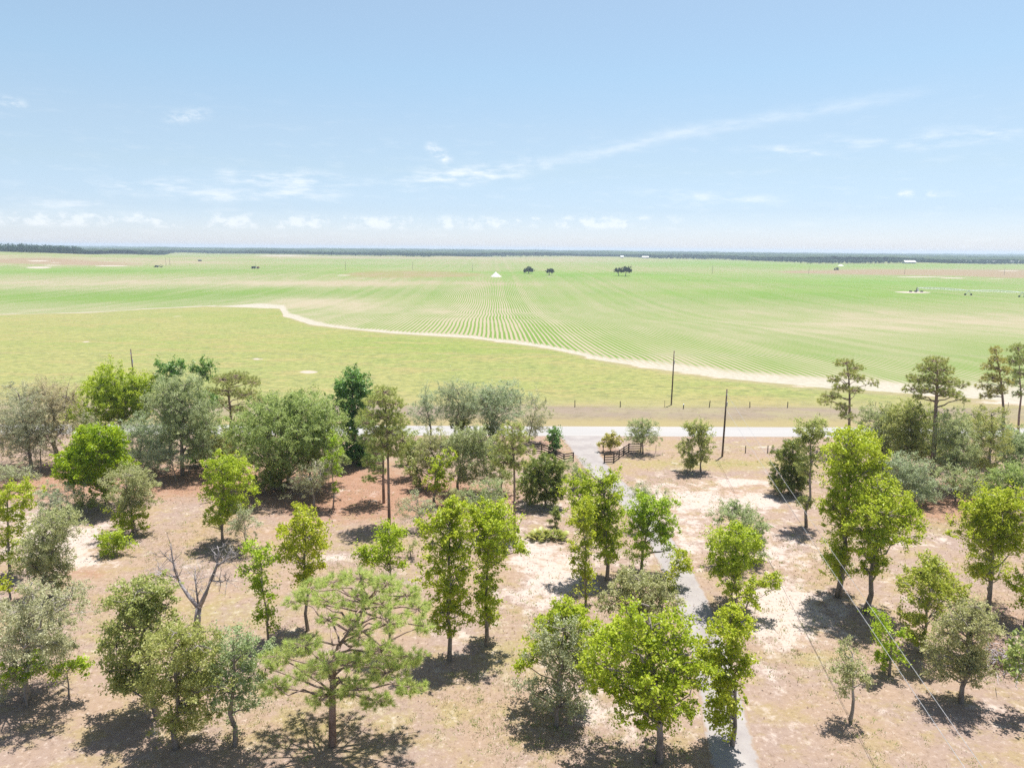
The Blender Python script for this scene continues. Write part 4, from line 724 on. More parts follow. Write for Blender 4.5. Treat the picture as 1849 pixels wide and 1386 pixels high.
# palmetto clumps
def palmetto(label, base, rad, n):
    b = at(*base); root = empty('palmetto_bush', b); tag(root, label, 'bush')
    V, Tn = [], []
    for _ in range(n):
        c = np.array([RNG.normal() * rad * .36, RNG.normal() * rad * .32, 0.05]); az = RNG.uniform(0, 2 * PI); el = RNG.uniform(.35, 1.2)
        d = np.array([math.cos(az) * math.cos(el), math.sin(az) * math.cos(el), math.sin(el)]); hub = c + d * RNG.uniform(.4, .8); tn = RNG.uniform()
        s_ = np.cross(d, [0, 0, 1]); s_ /= np.linalg.norm(s_); u_ = np.cross(s_, d)
        V.append(np.stack([c - s_ * .015, c + s_ * .015, hub + s_ * .015, hub - s_ * .015])); Tn.append(tn)
        for k in range(13):
            t = (k - 6) / 6 * 1.5; ld = d * math.cos(t) + s_ * math.sin(t) - u_ * .15; L = RNG.uniform(.45, .62) * (1 - .25 * abs(t) / 1.5)
            e = hub + ld * L; e[2] -= .08; w = np.cross(ld, u_) * .035; mid = hub + ld * L * .5
            V.append(np.stack([hub, mid + w, e, mid - w])); Tn.append(tn)
    V = np.concatenate(V); V[:, 2] = np.maximum(V[:, 2], .02)
    link('frond', np_mesh('frond', V, 4, np.arange(len(V)), Tn), 'leaf_palm', root)
palmetto('yellowish palmetto clump on pale sand left of the tiny cedar', (975, 972), 1.5, 60)
palmetto('fan leaved palmetto clump at the foot of the tiny cedar', (1008, 972), 1.0, 42)

# ------------------------------------------------------------------ ground cover
def scatter(name, spots, n, hmin, hmax, wd, mtl, per=7, spread=.12):
    C = []
    while len(C) < n:
        x0, y0, rx, ry = spots[RNG.integers(len(spots))]
        px_, py_ = RNG.normal(x0, rx), RNG.normal(y0, ry)
        if py_ < 795 or py_ > 1500: continue
        d = ray(px_, py_); t = CAMZ / -d[2]; p_ = CAM + d * t
        if p_[1] > roady(p_[0]) - 1: continue
        if math.sin(p_[0] * .31 + 1.3 * math.sin(p_[1] * .17)) + math.sin(p_[1] * .37 + p_[0] * .11) < RNG.uniform(-.6, .9): continue
        if np.min(np.hypot(C2[:, 0] - p_[0], C2[:, 1] - p_[1])) < 1.9: continue
        C.append(p_)
    C = np.array(C); c = np.repeat(C, per, 0); k = len(c)
    c = c + RNG.normal(size=(k, 3)) * [spread, spread, 0]; c[:, 2] = 0.0
    d = RNG.normal(size=(k, 3)) * .5 + [0, 0, 1]; d[:, 2] = np.abs(d[:, 2]); d /= np.linalg.norm(d, axis=1)[:, None]
    l = RNG.uniform(hmin, hmax, k)[:, None]; s_ = np.cross(d, RNG.normal(size=(k, 3))); s_ /= np.linalg.norm(s_, axis=1)[:, None]
    V = np.stack([c - s_ * wd / 2, c + s_ * wd / 2, c + d * l + s_ * wd * .2, c + d * l - s_ * wd * .2], 1).reshape(-1, 3)
    o = link(name, np_mesh(name, V, 4, np.arange(len(V)), np.repeat(RNG.uniform(size=len(C)), per)), mtl)
    tag(o, kind='stuff')
scatter('dry_grass', [(400, 1100, 260, 120), (900, 1150, 260, 140), (1450, 1100, 260, 140), (1300, 860, 250, 45), (700, 960, 250, 80), (1650, 1000, 150, 90), (200, 980, 150, 70), (900, 1320, 600, 60)], 8000, .05, .15, .03, 'straw')
scatter('green_weeds', [(400, 1100, 260, 120), (930, 1180, 200, 100), (1460, 1150, 240, 120), (1300, 850, 250, 30), (650, 980, 250, 60), (1300, 1000, 200, 90), (900, 1320, 600, 60)], 1200, .08, .22, .045, 'weed', 9, .15)
def litter(name, spots, n, mtl):
    C = []
    for _ in range(n):
        x0, y0, rx, ry = spots[RNG.integers(len(spots))]
        d = ray(RNG.normal(x0, rx), RNG.normal(y0, ry)); t = CAMZ / -d[2]; p_ = CAM + d * t
        if p_[1] < roady(p_[0]) - 2: C.append(p_)
    C = np.array(C); C[:, 2] = RNG.uniform(.015, .07, len(C)); nrm = RNG.normal(size=C.shape) * .45 + [0, 0, 1]; nrm /= np.linalg.norm(nrm, axis=1)[:, None]
    V = leaves(C, nrm, .16, .09); V[:, 2] = np.maximum(V[:, 2], .008)
    tag(link(name, np_mesh(name, V, 4, np.arange(len(V))), mtl), kind='stuff')
litter('fallen_leaves', [(80, 870, 110, 25), (340, 870, 110, 25), (600, 890, 130, 35), (850, 910, 110, 25), (1720, 910, 110, 35), (1800, 1140, 50, 40), (700, 1050, 450, 120), (1500, 1050, 200, 100), (1100, 1000, 300, 90)], 7000, 'dead_leaf')

# ------------------------------------------------------------------ poles, wires, fences
def pole(label, base, h, group=None, r=.14, top_hw=True, name='utility_pole', seed=0):
    b = at(*base); z = float(zf(b[0], b[1])); root = empty(name, (b[0], b[1], z)); tag(root, label, 'pole', group)
    MB().tube([(0, 0, -.2), (0.02, 0, h * .5), (0, 0, h)], [r, r * .85, r * .65], 10).build('post', 'pole_wood', root, True)
    if top_hw:
        MB().tube([(0.0, -.1, h - .9), (0.0, -.22, h - .9), (0, -.26, h - .8), (0, -.26, h - .6)], [.03, .04, .06, .04], 8).build('insulator', 'ceramic', root)
        MB().tube([(.17, -.02, h - 2.6), (.17, -.02, h - 1.9)], [.07, .07], 8).box((.1, 0, h - 2.2), (.1, .06, .5)).build('bracket', 'galvanised', root)
        MB().tube([(-.13, -.06, 0), (-.12, -.06, 3.2)], .025, 6).build('conduit', 'wire_metal', root)
    return np.array([b[0], b[1], z]), h
PA = pole('wooden utility pole on the near lawn beside the road', (1304, 824), 10.2, r=.15)
PB = pole('wooden utility pole beyond the road on the fence line', (1212, 731), 10.6)
PC = pole('wooden utility pole rising behind the largest yellow green oak', (246, 731), 10.6)
def wire(name, label, a, b, sag, r, group=None, mtl='wire_metal'):
    a = np.array(a, float); b = np.array(b, float); n = 40
    pts = [a + (b - a) * t - np.array([0, 0, 4 * sag * t * (1 - t)]) - a for t in np.linspace(0, 1, n)]
    o = MB().tube(pts, r, 5).build(name, mtl); o.location = a; tag(o, label, 'wire', group)
    return o
def ztop(P, dz): return P[0] + np.array([0, -.15, P[1] - dz])
d2 = ray(1788, 1386); e2 = CAM + d2 * ((CAMZ - 7.5) / -d2[2]); d1 = ray(1750, 1386); e1 = CAM + d1 * ((CAMZ - 6.6) / -d1[2])
s2, s1 = ztop(PA, .7), ztop(PA, 2.9)
wire('service_wire', 'upper pale service wire from the near pole to the bottom right', s2, s2 + (e2 - s2) * 1.35, .55, .014)
wire('service_wire', 'lower pale service wire slanting from the near pole over bare sand', s1, s1 + (e1 - s1) * 1.35, .35, .016)
wd_ = ztop(PB, .8) - ztop(PC, .8)
wire('overhead_wire', 'thin overhead line joining the two poles beyond the road', ztop(PC, .8) - wd_ * .5, ztop(PB, .8) + wd_ * .9, .0, .010)

def wire_fence(label, pts, h, r, group=None):
    P = [at(x, y) for x, y in pts]; root = empty('wire_fence', P[0]); tag(root, label, 'fence', group); o0 = P[0]
    for i, p_ in enumerate(P):
        q = np.array(p_) - o0; hh = h * RNG.uniform(.85, 1.12); rr = r * RNG.choice([.55, .6, 1.15])
        MB().tube([q - [0, 0, .1], q + [RNG.normal() * .04, RNG.normal() * .03, hh]], [rr, rr * .9], 7).build('post', 'post_wood', root)
    for k in (.3, .6, .9):
        MB().tube([np.array(p_) - o0 + [0, -.06, h * k] for p_ in P], .006, 4).build('wire', 'wire_metal', root)
wire_fence('long wire fence with thin dark posts between pasture and far verge', [(x, 735.2 + (x - 1200) * .0022) for x in [-60, 30, 110, 190, 270, 350, 430, 510, 590, 670, 750, 830, 910, 960, 1038, 1120, 1200, 1280.5, 1354, 1422, 1500, 1580, 1660, 1740, 1820, 1900]], 1.3, .075)
wire_fence('short posted wire fence on the near lawn beside the wooden pole', [(x, 817.5 + (x - 1300) * .003) for x in (1184, 1225, 1265, 1306, 1346, 1386, 1426, 1466, 1506, 1546, 1586)], 1.3, .065)
b = at(1234, 738); root = empty('marker_post', b); tag(root, 'short stub post with a white cap on the far verge', 'post')
MB().tube([(0, 0, -.1), (0, 0, .75)], .09, 8).build('post', 'post_wood', root); MB().tube([(0, 0, .75), (0, 0, .95), (0, 0, 1.0)], [.12, .12, .05], 8).build('cap', 'white_metal', root)
b = at(1089, 818); root = empty('lamp_post', b); tag(root, 'short dark post with a knob top behind the golden magnolia', 'post')
root.name = 'garden_post'
MB().tube([(0, 0, -.1), (0, 0, .9)], .06, 8).build('post', 'black_board', root); MB().tube([(0, 0, .9), (0, 0, 1.0), (0, 0, 1.15), (0, 0, 1.2)], [.07, .13, .13, .04], 8).build('knob', 'black_board', root)

def board_fence(label, pts, h=1.35, rails=4):
    P = [at(x, y) for x, y in pts]; o0 = P[0]; root = empty('board_fence', o0); tag(root, label, 'fence')
    for p_ in P:
        q = p_ - o0; MB().box((q[0], q[1], h / 2 - .05 + .03), (.15, .15, h + .1)).build('post', 'black_board', root)
    for i in range(len(P) - 1):
        a, b_ = P[i] - o0, P[i + 1] - o0; d = b_ - a; L = math.hypot(d[0], d[1]); ang = math.atan2(d[1], d[0]); mid = (a + b_) / 2; nrm = np.array([math.sin(ang), -math.cos(ang), 0]) * .095
        for k in range(rails):
            z = .22 + k * (h - .30) / (rails - 1)
            MB().box((mid[0] + nrm[0], mid[1] + nrm[1], z + RNG.normal() * .008), (L + .14 - .006 * (i % 2), .035, .15), ang).build('rail', 'black_board', root)
board_fence('dark board fence curving right of the driveway mouth by the golden magnolia', [(1091, 836), (1108, 835.5), (1117.5, 828), (1126, 822), (1135, 816), (1157, 815.5)])
board_fence('dark board fence curving left of the driveway mouth beside the round cedar', [(1035, 833), (1018, 836), (1003, 829), (991, 822), (978, 817), (964, 817)])
# broken rail at the left
a, b = at(150, 912), at(167, 905); root = empty('rail_fence', a); tag(root, 'broken bit of grey wooden fence, two posts and one slanting rail', 'fence'); d = b - a
for q in (np.zeros(3), d): MB().tube([q + [0, 0, -.1], q + [0, 0, 1.25]], .055, 7).build('post', 'post_wood', root)
MB().tube([np.array([0, -.07, .35]), d + [0, -.07, .85]], .04, 6).build('rail', 'post_wood', root)
# pale ring
b = at(1793, 906); root = empty('round_tub', b); tag(root, 'pale rimmed round trough half hidden in the right wood', 'trough')
n = 24; ring = [(1.0 * math.cos(2 * PI * i / n), .75 * math.sin(2 * PI * i / n), .62) for i in range(n + 1)]
MB().tube(ring, .055, 6, False).build('rim', 'white_metal', root)
mb = MB(); ba = len(mb.v)
for zz, kx in ((0, .9), (.62, 1.0), (.62, .95), (.12, .86)):
    for i in range(n): mb.v.append((kx * math.cos(2 * PI * i / n), kx * .75 * math.sin(2 * PI * i / n), zz))
for j in range(3):
    for i in range(n): mb.f.append((j * n + i, j * n + (i + 1) % n, (j + 1) * n + (i + 1) % n, (j + 1) * n + i))
mb.f.append(tuple(3 * n + i for i in range(n))); mb.build('basin', 'dark_machine', root)

# ------------------------------------------------------------------ distant field things
def far_pole(px_, py_, h, first=[None]):
    b = at(px_, py_); z = float(zf(b[0], b[1]))
    if first[0] is None:
        first[0] = MB().tube([(0, 0, -.5), (0, 0, h)], [.22, .16], 6).build('utility_pole', 'pole_wood'); o = first[0]
    else:
        o = first[0].copy(); col.objects.link(o)
    o.location = (b[0], b[1], z); tag(o, 'thin wooden pole of a line far off across the field', 'pole', 'poles of the far power line')
for x, y in ((624, 488), (745, 487.5), (853, 490), (1140, 492.5), (1286, 494), (1460, 494.5), (1633, 495.5), (1813, 496.5), (300, 480), (307, 479.5)): far_pole(x, y, 13)

def lone_tree(label, base, lobes, r=.5):
    tree('lone', 'oak_tree', label, base, lobes, r=r, depth=1.0)
STY['lone'] = ('leaf_lone', 'bark_oak', .9, .7, 1.3, 36, 1.0)
lone_tree('flat topped dark oak nearest the white heap in the crop field', (954.5, 494), [(949, 488, 4.5, 2.5), (956, 485.5, 5, 2.6), (960, 488.5, 4, 2.2)])
lone_tree('sparser brownish oak alone between the flat topped oak and the touching pair', (991.5, 497), [(990, 489, 3.5, 2), (994, 487.5, 4, 2.2), (997, 490, 2.8, 1.8)])
lone_tree('smaller oak of the touching pair in the crop field', (1117, 498), [(1113, 488.5, 3.5, 3), (1119, 488, 4.5, 3)])
lone_tree('bigger oak of the touching pair in the crop field', (1129.5, 498.5), [(1125, 488, 4, 3.2), (1131, 485, 5.5, 3.6), (1136, 488, 3.6, 3)])

def heap(name, label, base, w_px, h_m, mtl):
    b = at(*base); z = float(zf(b[0], b[1])); R = w_px / 2 * (b[1] / F); nr, ns = 14, 40
    V = []; q = []
    for i in range(nr + 1):
        t = i / nr
        for k in range(ns):
            a = 2 * PI * k / ns; rr = R * t * (1 + .10 * math.sin(3 * a + 1) + .06 * math.sin(7 * a)); hz = h_m * (1 - t) ** 1.15 + .25 * math.sin(5 * a + 9 * t) * t * (1 - t)
            V.append((rr * math.cos(a), rr * math.sin(a) * .9, hz if i < nr else -1.0))
    for i in range(nr):
        for k in range(ns): q += [i * ns + k, i * ns + (k + 1) % ns, (i + 1) * ns + (k + 1) % ns, (i + 1) * ns + k]
    o = link(name, np_mesh(name, V, 4, q), mtl); o.location = (b[0], b[1], z); tag(o, label, 'heap')
heap('lime_heap', 'white cone shaped heap left of the lone flat topped oak', (895, 499.5), 19, 7.0, 'lime')
heap('lime_heap', 'low white heap near the distant tree line by a dark machine', (1518, 480), 12, 4.0, 'lime')

# irrigation pivot
def wheel(parent, c, ry, R=.85):
    mb = MB(); mb.tube([np.array(c) + np.array([-.18 * math.sin(ry), .18 * math.cos(ry), 0]), np.array(c) - np.array([-.18 * math.sin(ry), .18 * math.cos(ry), 0])], R, 14)
    return mb.build('wheel', 'rubber', parent)
pts = [at(1655, 527.5), at(1748, 533), at(1845, 536.5)]
pts.append(pts[2] + (pts[2] - pts[1]))
root = empty('irrigation_pivot', pts[0]); tag(root, 'long galvanised irrigation boom on wheeled towers in the green field', 'irrigation machine')
o0 = pts[0]; HT = 4.4; tops = []
for i, p_ in enumerate(pts):
    q = p_ - o0; q[2] = float(zf(p_[0], p_[1])) - o0[2]; top_ = q + [0, 0, HT]; tops.append(top_)
    dirv = (pts[min(i + 1, 3)] - pts[max(i - 1, 0)]); dirv[2] = 0; dirv /= np.linalg.norm(dirv); sd = np.array([-dirv[1], dirv[0], 0])
    ax = sd * .55 + dirv * .83 if i else sd
    tw = MB(); w2 = 2.6 if i else 1.8
    fe = [q + ax * w2 + [0, 0, .8], q - ax * w2 + [0, 0, .8]]
    for f_ in fe:
        tw.tube([f_, top_ + dirv * .3], .13, 6); tw.tube([f_, top_ - dirv * .3], .13, 6)
    tw.tube([fe[0], fe[1]], .14, 6)
    if i == 0: tw.tube([q, top_ + [0, 0, .6]], .2, 8)
    to = tw.build('tower', 'dark_machine' if i == 0 else 'galvanised', root)
    if i:
        for f_ in fe: wheel(to, f_, math.atan2(ax[1], ax[0]))
    else:
        for s_ in (-6, -1, 5):
            c_ = q + np.array([s_, 0.0, .9]); MB().box(tuple(c_), (2.2, 1.4, 1.2)).build('pump_unit', 'dark_machine', root)
        MB().box(tuple(q + np.array([.5, -1.2, 2.2])), (1.2, .9, 2.2)).build('control_box', 'white_metal', root)
for i in range(3):
    a, b = tops[i], tops[i + 1]; n = 16
    top = [a + (b - a) * t + np.array([0, 0, 1.1 * 4 * t * (1 - t)]) for t in np.linspace(0, 1, n)]
    low = [a + (b - a) * t + np.array([0, 0, -1.5 * min(1, 4 * t, 4 * (1 - t)) + 1.1 * 4 * t * (1 - t)]) for t in np.linspace(0, 1, n)]
    MB().tube(top, .2, 7).build('pipe', 'galvanised', root)
    d = b - a; sd = np.array([-d[1], d[0], 0]) / np.linalg.norm(d) * .9
    tr = MB()
    for sg in (-1, 1):
        for k in range(1, n - 1):
            p_ = low[k] + sd * sg
            tr.tube([top[k], p_], .06, 4); tr.tube([top[k + 1], p_], .06, 4); tr.tube([top[k - 1], p_], .06, 4)
            if k < n - 2: tr.tube([p_, low[k + 1] + sd * sg], .05, 4)
    tr.build('truss', 'galvanised', root)
# dark farm machines
def machine(label, base, L, h, parts):
    b = at(*base); z = float(zf(b[0], b[1])); root = empty('farm_machine', (b[0], b[1], z)); tag(root, label, 'farm machine')
    for nm, mtl, c, s_ in parts: MB().box(c, s_).build(nm, mtl, root)
    for x in (-L * .35, -L * .1, L * .3):
        for y in (-1.3, 1.3): MB().tube([(x, y - .2, .7), (x, y + .2, .7)], .75, 12).build('wheel', 'rubber', root)
    return root
r_ = machine('dark low wagon with a reddish end and thin mast in the far green field', (461, 485), 13, 3, [('chassis', 'dark_machine', (0, 0, 1.3), (13, 2.4, .5)), ('hopper', 'dark_machine', (-2.2, 0, 2.5), (6, 2.5, 1.9)), ('cab', 'red_paint', (4.4, 0, 2.3), (3.0, 2.3, 1.6)), ('tank', 'white_metal', (1.6, 0, 2.3), (1.2, 2.2, 1.4))])
MB().tube([(.5, 0, 1), (.5, 0, 9)], .1, 6).build('mast', 'dark_machine', r_)
r_ = machine('dark arched implement frame beside the two close thin poles', (286, 482.5), 15, 3, [('chassis', 'dark_machine', (0, 0, 1.2), (15, 2, .45)), ('engine', 'dark_machine', (-3, 0, 2.2), (4, 2, 1.6)), ('hood', 'barn_wall', (0.2, 0, 2.1), (2.2, 1.8, 1.3))])
MB().tube([(1, 0, 1.2), (3, 0, 3.6), (5.5, 0, 3.4), (7.4, 0, 1.2)], .28, 7).build('frame', 'dark_machine', r_)
machine('small dark cart with a white top far up the left slope', (361, 471.5), 6, 3, [('chassis', 'dark_machine', (0, 0, 1.6), (7, 2.4, 1.6)), ('roof', 'white_metal', (0, 0, 2.9), (7.6, 2.8, .7))])
r_ = machine('dark humped machine just before the low white heap', (1510, 487.5), 9, 4, [('chassis', 'dark_machine', (0, 0, 1.5), (9, 2.6, 1.3)), ('cab', 'glass_dark', (1.5, 0, 3.2), (2.4, 2.2, 2.0))])
MB().tube([(-5, 0, 1.2), (-2, 0, 4.2), (1, 0, 4.9), (5, 0, 3.2)], .5, 7).build('boom', 'dark_machine', r_)
# barns by the far trees
def barn(label, base, wpx, h, dpt, group=None, name='barn'):
    b = at(*base); z = float(zf(b[0], b[1])); Lm = wpx * b[1] / F; root = empty(name, (b[0], b[1], z)); tag(root, label, 'barn', group)
    MB().box((0, 0, h / 2 - .5), (Lm, dpt, h + 1)).build('wall', 'barn_wall', root)
    mb = MB(); e, rz = .8, h + dpt * .24; x = Lm / 2 + e; y = dpt / 2 + e
    mb.v = [(-x, -y, h - .1), (x, -y, h - .1), (x, 0, rz), (-x, 0, rz), (-x, y, h - .1), (x, y, h - .1), (-x, -y, h - .4), (x, -y, h - .4), (x, 0, rz - .3), (-x, 0, rz - .3), (-x, y, h - .4), (x, y, h - .4)]
    mb.f = [(0, 1, 2, 3), (3, 2, 5, 4), (7, 6, 9, 8), (8, 9, 10, 11), (0, 6, 7, 1), (4, 5, 11, 10), (1, 7, 8, 2), (2, 8, 11, 5), (0, 3, 9, 6), (3, 4, 10, 9)]
    mb.build('roof', 'white_metal', root)
    MB().box((Lm * .2, -dpt / 2 - .03, 1.8), (4, .06, 3.6)).build('door', 'dark_machine', root)
barn('long white roofed barn standing clear of the trees, nearest the open brown field', (1641, 475.5), 19, 4, 16)
barn('longest low white barn behind the green strip, in a row of barns', (1753, 475.5), 24, 4, 14)
barn('white barn between the longest barn and the right edge', (1791, 475.5), 18, 4, 14)
barn('white barn touching the right edge of the row', (1830, 475.5), 20, 4, 14)
barn('little white shed raised among dark trees above the barn row', (1722, 471.5), 4, 4, 8, name='shed')
barn('small pale house tucked under dark trees at the far field corner', (1472, 473.5), 7, 4, 10, name='house')
barn('white building at the forest edge beyond the lone oaks', (1165, 466.5), 11, 4, 14)
barn('tiny white building left of the forest edge barn', (1123, 465.5), 5, 4, 10, name='shed')

# ------------------------------------------------------------------ far forest
def crowns(XY, H, R, per, sz):
    n = len(XY); z0 = zf(XY[:, 0], XY[:, 1])
    c = np.repeat(np.stack([XY[:, 0], XY[:, 1], z0], 1), per, 0); h = np.repeat(H, per); r = np.repeat(R, per)
    d = rand_dir(n * per) * (RNG.uniform(0, 1, n * per) ** .4)[:, None]
    c = c + np.stack([d[:, 0] * r, d[:, 1] * r, h * (.58 + .42 * d[:, 2])], 1)
    nm = d + RNG.normal(size=d.shape) * .5 + [0, -.2, .3]; nm /= np.linalg.norm(nm, axis=1)[:, None]
    V = leaves(c, nm, sz, sz * .8)
    return V, np.repeat(RNG.uniform(0, 1, n), per) * .6 + RNG.uniform(0, .4, n * per)
XYs, Hs = [], []
for off, cnt in ((4, 520), (14, 480), (30, 460), (55, 420), (90, 400), (140, 380), (210, 360), (320, 340)):
    a = RNG.uniform(-1.0, 1.0, cnt) ; y = np.interp(a, ea, ey) + off + RNG.normal(0, 4 + off * .12, cnt)
    XYs.append(np.stack([a * (y + OFF), y], 1)); Hs.append(RNG.uniform(8, 15, cnt) + 2)
XY = np.concatenate(XYs); Hh_ = np.concatenate(Hs); px, py = proj(np.stack([XY[:, 0], XY[:, 1], zf(XY[:, 0], XY[:, 1])], 1))
keep = ~((px > 150) & (px < 250) & (py > 455)) ; XY, Hh_, px = XY[keep], Hh_[keep], px[keep]
Hh_ = Hh_ * np.interp(px, [0, 140, 160, 400, 480, 760, 800, 1300, 1450, 1849], [1.25, 1.15, .8, .8, .95, .95, .85, .8, .7, .7])
V, tn = crowns(XY, Hh_, Hh_ * .36, 46, 2.6)
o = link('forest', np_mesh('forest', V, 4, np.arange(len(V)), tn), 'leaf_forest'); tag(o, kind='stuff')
# canopy of the woods beyond, back to the horizon
R_ = 150; t = np.linspace(0, 1, R_) ** 2.2
Y0 = Yedge + 180; Yc = Y0[None, :] + (8500 - Y0)[None, :] * t[:, None]; Xc = A[None, :] * (Yc + OFF)
Zc = zf(Xc, Yc) + 9.5 + RNG.normal(size=Xc.shape) * 1.7 + 2.0 * np.sin(Xc / 340 + Yc / 200) + 3.0 * np.sin(Xc / 900 + 1) * sstep(2500, 5000, Yc) + 6 * np.exp(-((Xc + 1500) / 900) ** 2) * sstep(2500, 4500, Yc)
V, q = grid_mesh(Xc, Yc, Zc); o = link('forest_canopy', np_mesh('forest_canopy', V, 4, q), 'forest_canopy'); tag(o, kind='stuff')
# individual dark trees along the barns
protos = []
for k in range(3):
    hh = 9.0 + k * 1.2; V, tn = crowns(np.array([[0.0, 0.0]]), np.array([hh]), np.array([hh * .55]), 150, 1.5); V[:, 2] -= float(zf(0, 0))
    root = empty('oak_tree', (0, 0, 0)); link('crown', np_mesh('crown', V, 4, np.arange(len(V)), tn), 'leaf_forest', root)
    MB().tube([(0, 0, -.5), (.2, 0, hh * .3), (0, .2, hh * .6)], [.5, .35, .2], 7).build('trunk', 'bark_oak', root); protos.append(root)
sp_ = [(1446, 475.5), (1458, 476), (1464, 477), (1480, 476.5), (1494, 474.5), (1503, 476), (1515, 476), (1528, 475), (1537, 475), (1546, 474.5), (1562, 475), (1580, 475), (1595, 475.5), (1606, 475), (1618, 473.5), (1655, 473.5), (1664, 474), (1676, 474), (1690, 474.5), (1700, 476), (1712, 477), (1733, 476), (1768, 476), (1774, 476.5), (1808, 476.5), (1815, 477), (1846, 476.5)]
for i, (x, y) in enumerate(sp_):
    b = at(x, y); s_ = RNG.uniform(.75, 1.2)
    if i < 3: root = protos[i]
    else:
        src = protos[i % 3]; root = src.copy(); col.objects.link(root)
        for ch in src.children: c_ = ch.copy(); c_.parent = root; col.objects.link(c_)
    root.location = (b[0], b[1], float(zf(b[0], b[1]))); root.scale = (s_ * 1.15, s_ * 1.15, s_); root.rotation_euler = (0, 0, RNG.uniform(0, 6))
    tag(root, 'dark round tree along the far field edge among the barns', 'tree', 'round trees along the far field edge')

# ------------------------------------------------------------------ air
mb = MB().box((0, 4300, 9.0), (26000, 9800, 66)); hz = mb.build('haze', None); tag(hz, kind='stuff')
m = bpy.data.materials.new('haze'); m.use_nodes = True; g = NT(m.node_tree)
v = g.n('ShaderNodeVolumePrincipled', {'Color': (0.70, 0.84, 1.0), 'Density': 0.00013, 'Anisotropy': 0.2}); o = g.n('ShaderNodeOutputMaterial'); g.t.links.new(v.outputs[0], o.inputs['Volume'])
hz.data.materials.append(m)

# ------------------------------------------------------------------ sky and sun
SUN_EL, SUN_AZ = math.radians(75.5), math.radians(36)        # azimuth from +Y towards +X
w = bpy.data.worlds.new('World'); sc.world = w; w.use_nodes = True; g = NT(w.node_tree)
sky = g.n('ShaderNodeTexSky', sky_type='NISHITA', sun_disc=False, sun_elevation=SUN_EL, sun_rotation=SUN_AZ, altitude=50.0, air_density=1.0, dust_density=0.35, ozone_density=1.0)
d = g.n('ShaderNodeTexCoord').outputs['Generated']; s = g.n('ShaderNodeSeparateXYZ', {0: d})
az = g.m('MULTIPLY', g.m('ARCTAN2', s.outputs[0], s.outputs[1]), 180 / PI); el = g.m('MULTIPLY', g.m('ARCSINE', s.outputs[2]), 180 / PI)
vec = g.n('ShaderNodeCombineXYZ', {0: az, 1: el}).outputs[0]
def azel(x, y):
    q = ray(x, y); q = q / np.linalg.norm(q); return math.degrees(math.atan2(q[0], q[1])), math.degrees(math.asin(q[2]))
streak = g.noise(vec, 0.75, 6, 0.62, 0.5, 2.2, 1); fine = g.noise(vec, 1.6, 6, 0.65, 0.6, 1.4, 1); puff = g.noise(vec, 0.8, 7, 0.62, 1.0, 1.6, 1); soft = g.m('ADD', g.m('MULTIPLY', streak, .7), .22)
tot = None
def addc(v):
    global tot
    tot = v if tot is None else g.m('ADD', tot, v)
for (x0, y0, x1, y1, wpx, st, nz) in [(990, 294, 1250, 236, 10, .42, soft), (1225, 241, 1620, 173, 9, .38, soft), (775, 262, 812, 292, 9, 1.1, fine), (730, 323, 940, 308, 14, 1.0, streak), (395, 318, 620, 328, 12, .9, streak), (190, 340, 340, 334, 11, .6, streak), (320, 352, 600, 350, 10, .7, streak),
        (30, 362, 200, 372, 9, .5, streak), (305, 212, 372, 204, 8, .8, fine), (0, 180, 45, 188, 6, .8, fine), (1380, 270, 1480, 277, 6, .7, streak), (1660, 250, 1849, 240, 10, .6, streak), (1480, 258, 1700, 258, 8, .4, streak), (1180, 352, 1400, 364, 9, .55, streak), (1623, 350, 1648, 350, 4, 1.6, puff), (1674, 349, 1692, 350, 3.5, 1.4, puff), (940, 286, 1000, 300, 8, .4, fine)]:
    (a0, e0), (a1, e1) = azel(x0, y0), azel(x1, y1); L = math.hypot(a1 - a0, e1 - e0); c_, s_ = (a1 - a0) / L, (e1 - e0) / L
    u = g.m('ADD', g.m('MULTIPLY', g.m('SUBTRACT', az, (a0 + a1) / 2), c_), g.m('MULTIPLY', g.m('SUBTRACT', el, (e0 + e1) / 2), s_))
    v = g.m('SUBTRACT', g.m('MULTIPLY', g.m('SUBTRACT', el, (e0 + e1) / 2), c_), g.m('MULTIPLY', g.m('SUBTRACT', az, (a0 + a1) / 2), s_))
    v = g.m('ADD', v, g.m('MULTIPLY', g.m('SUBTRACT', fine, 0.5), wpx / F * 60))
    q = g.m('ADD', g.m('POWER', g.m('ABSOLUTE', g.m('DIVIDE', u, L * .55)), 4.0), g.m('POWER', g.m('ABSOLUTE', g.m('DIVIDE', v, wpx / F * 57.3)), 2.0))
    addc(g.m('MULTIPLY', g.m('EXPONENT', g.m('MULTIPLY', q, -1.0)), g.m('MULTIPLY', g.ss(nz, .36, .68), st)))
# the cumulus bank low over the horizon
a0, e0 = azel(0, 397); a1, e1 = azel(1260, 404)
line = g.m('ADD', e0, g.m('MULTIPLY', g.m('SUBTRACT', az, a0), (e1 - e0) / (a1 - a0)))
bump = g.m('MULTIPLY', g.m('SUBTRACT', g.noise(vec, 0.22, 3, 0.5, 1, 0.1, 1), 0.42), 3.0)
h = g.m('SUBTRACT', el, line)
msk = g.m('MULTIPLY', g.ss(h, -.55, -.1), g.ss(h, g.m('ADD', g.m('MULTIPLY', puff, 1.1), .25), g.m('MULTIPLY', puff, .55)))
msk = g.m('MULTIPLY', msk, g.m('MULTIPLY', g.ss(g.m('ADD', puff, g.m('MULTIPLY', bump, .25)), .50, .70), g.ss(az, a1 + 4, a1 - 8)))
addc(g.m('MULTIPLY', msk, .7))
veil = g.m('MULTIPLY', g.ss(el, 9.0, 1.0), g.m('MULTIPLY_ADD', streak, .5, .1))
addc(g.m('MULTIPLY', g.m('MULTIPLY', g.ss(streak, .5, .75), g.ss(el, 14, 4)), .18))
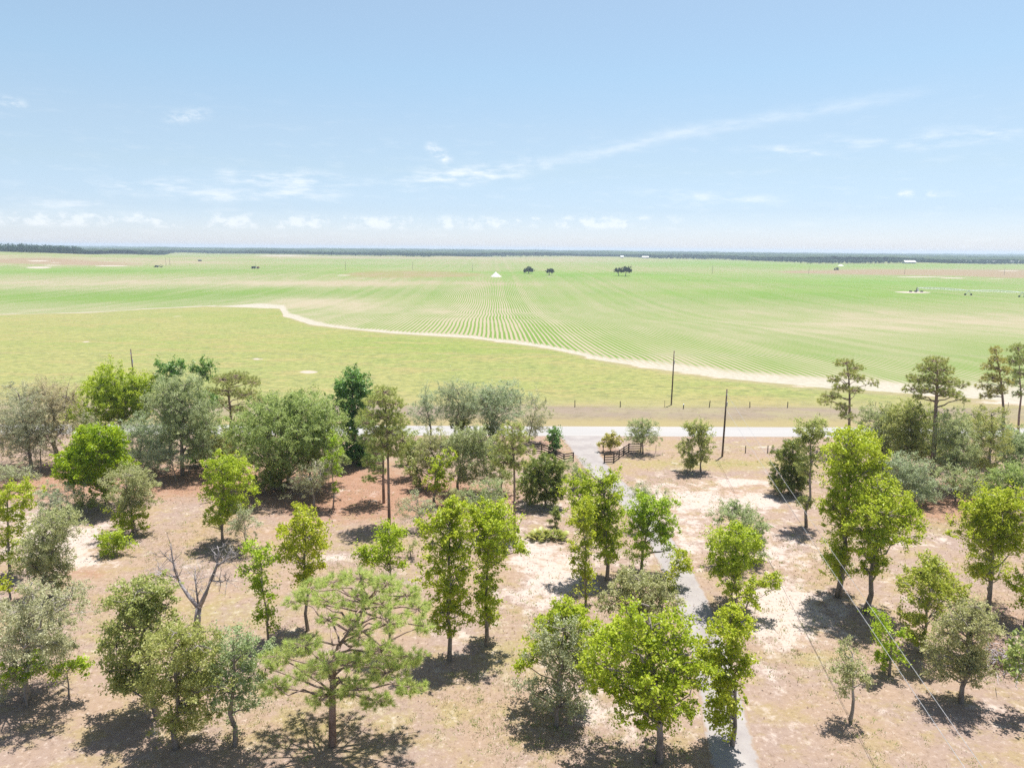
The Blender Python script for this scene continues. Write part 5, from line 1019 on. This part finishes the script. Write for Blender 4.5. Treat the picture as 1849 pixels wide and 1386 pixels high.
cl = g.m('MULTIPLY', tot, 0.62, clamp=True)
CLOUD = 7.4
def seg(stops):
    r = g.n('ShaderNodeValToRGB', {0: g.m('DIVIDE', el, 30.0, clamp=True)}); cr = r.color_ramp
    while len(cr.elements) < len(stops): cr.elements.new(0.5)
    for e, (p_, c_) in zip(cr.elements, stops): e.position = p_ / 30.0; e.color = (*c_, 1)
    return r.outputs[0]
skyc = g.mix(1.0, sky.outputs[0], seg([(0, (.78, .87, 1.26)), (3, (.71, .77, .99)), (6, (.86, .85, .89)), (9, (1.0, .95, .91)), (13, (1.08, 1.07, .98)), (24, (1.40, 1.25, 1.04))]), 'MULTIPLY')
c = g.mix(g.m('MULTIPLY', cl, g.ss(el, -0.5, 0.5)), skyc, (CLOUD * .97, CLOUD * .99, CLOUD * 1.0))
bg = g.n('ShaderNodeBackground', {'Color': c, 'Strength': 0.0515}); o = g.n('ShaderNodeOutputWorld'); g.t.links.new(bg.outputs[0], o.inputs[0])

sl = bpy.data.lights.new('sun', 'SUN'); sl.energy = 3.1; sl.angle = math.radians(0.53); sl.color = (1.0, 0.965, 0.90)
so = bpy.data.objects.new('sun', sl); col.objects.link(so)
sd = Vector((math.sin(SUN_AZ) * math.cos(SUN_EL), math.cos(SUN_AZ) * math.cos(SUN_EL), math.sin(SUN_EL)))
so.rotation_euler = sd.to_track_quat('Z', 'Y').to_euler(); so.location = (0, 0, 200)

cam = bpy.data.cameras.new('camera'); cam.sensor_width = 36; cam.lens = 36 * F / W; cam.clip_start = 0.5; cam.clip_end = 40000
co = bpy.data.objects.new('camera', cam); col.objects.link(co); sc.camera = co
from mathutils import Matrix
M = Matrix(((rt[0], up[0], -fw[0], 0), (rt[1], up[1], -fw[1], 0), (rt[2], up[2], -fw[2], CAMZ), (0, 0, 0, 1)))
co.matrix_world = M
sc.view_settings.view_transform = 'Standard'; sc.view_settings.look = 'None'; sc.view_settings.exposure = 1.6; sc.view_settings.gamma = 1
cy = sc.cycles
cy.max_bounces = 10; cy.diffuse_bounces = 6; cy.glossy_bounces = 2; cy.transmission_bounces = 8; cy.volume_bounces = 0; cy.transparent_max_bounces = 4
cy.use_denoising = False; cy.sample_clamp_indirect = 6
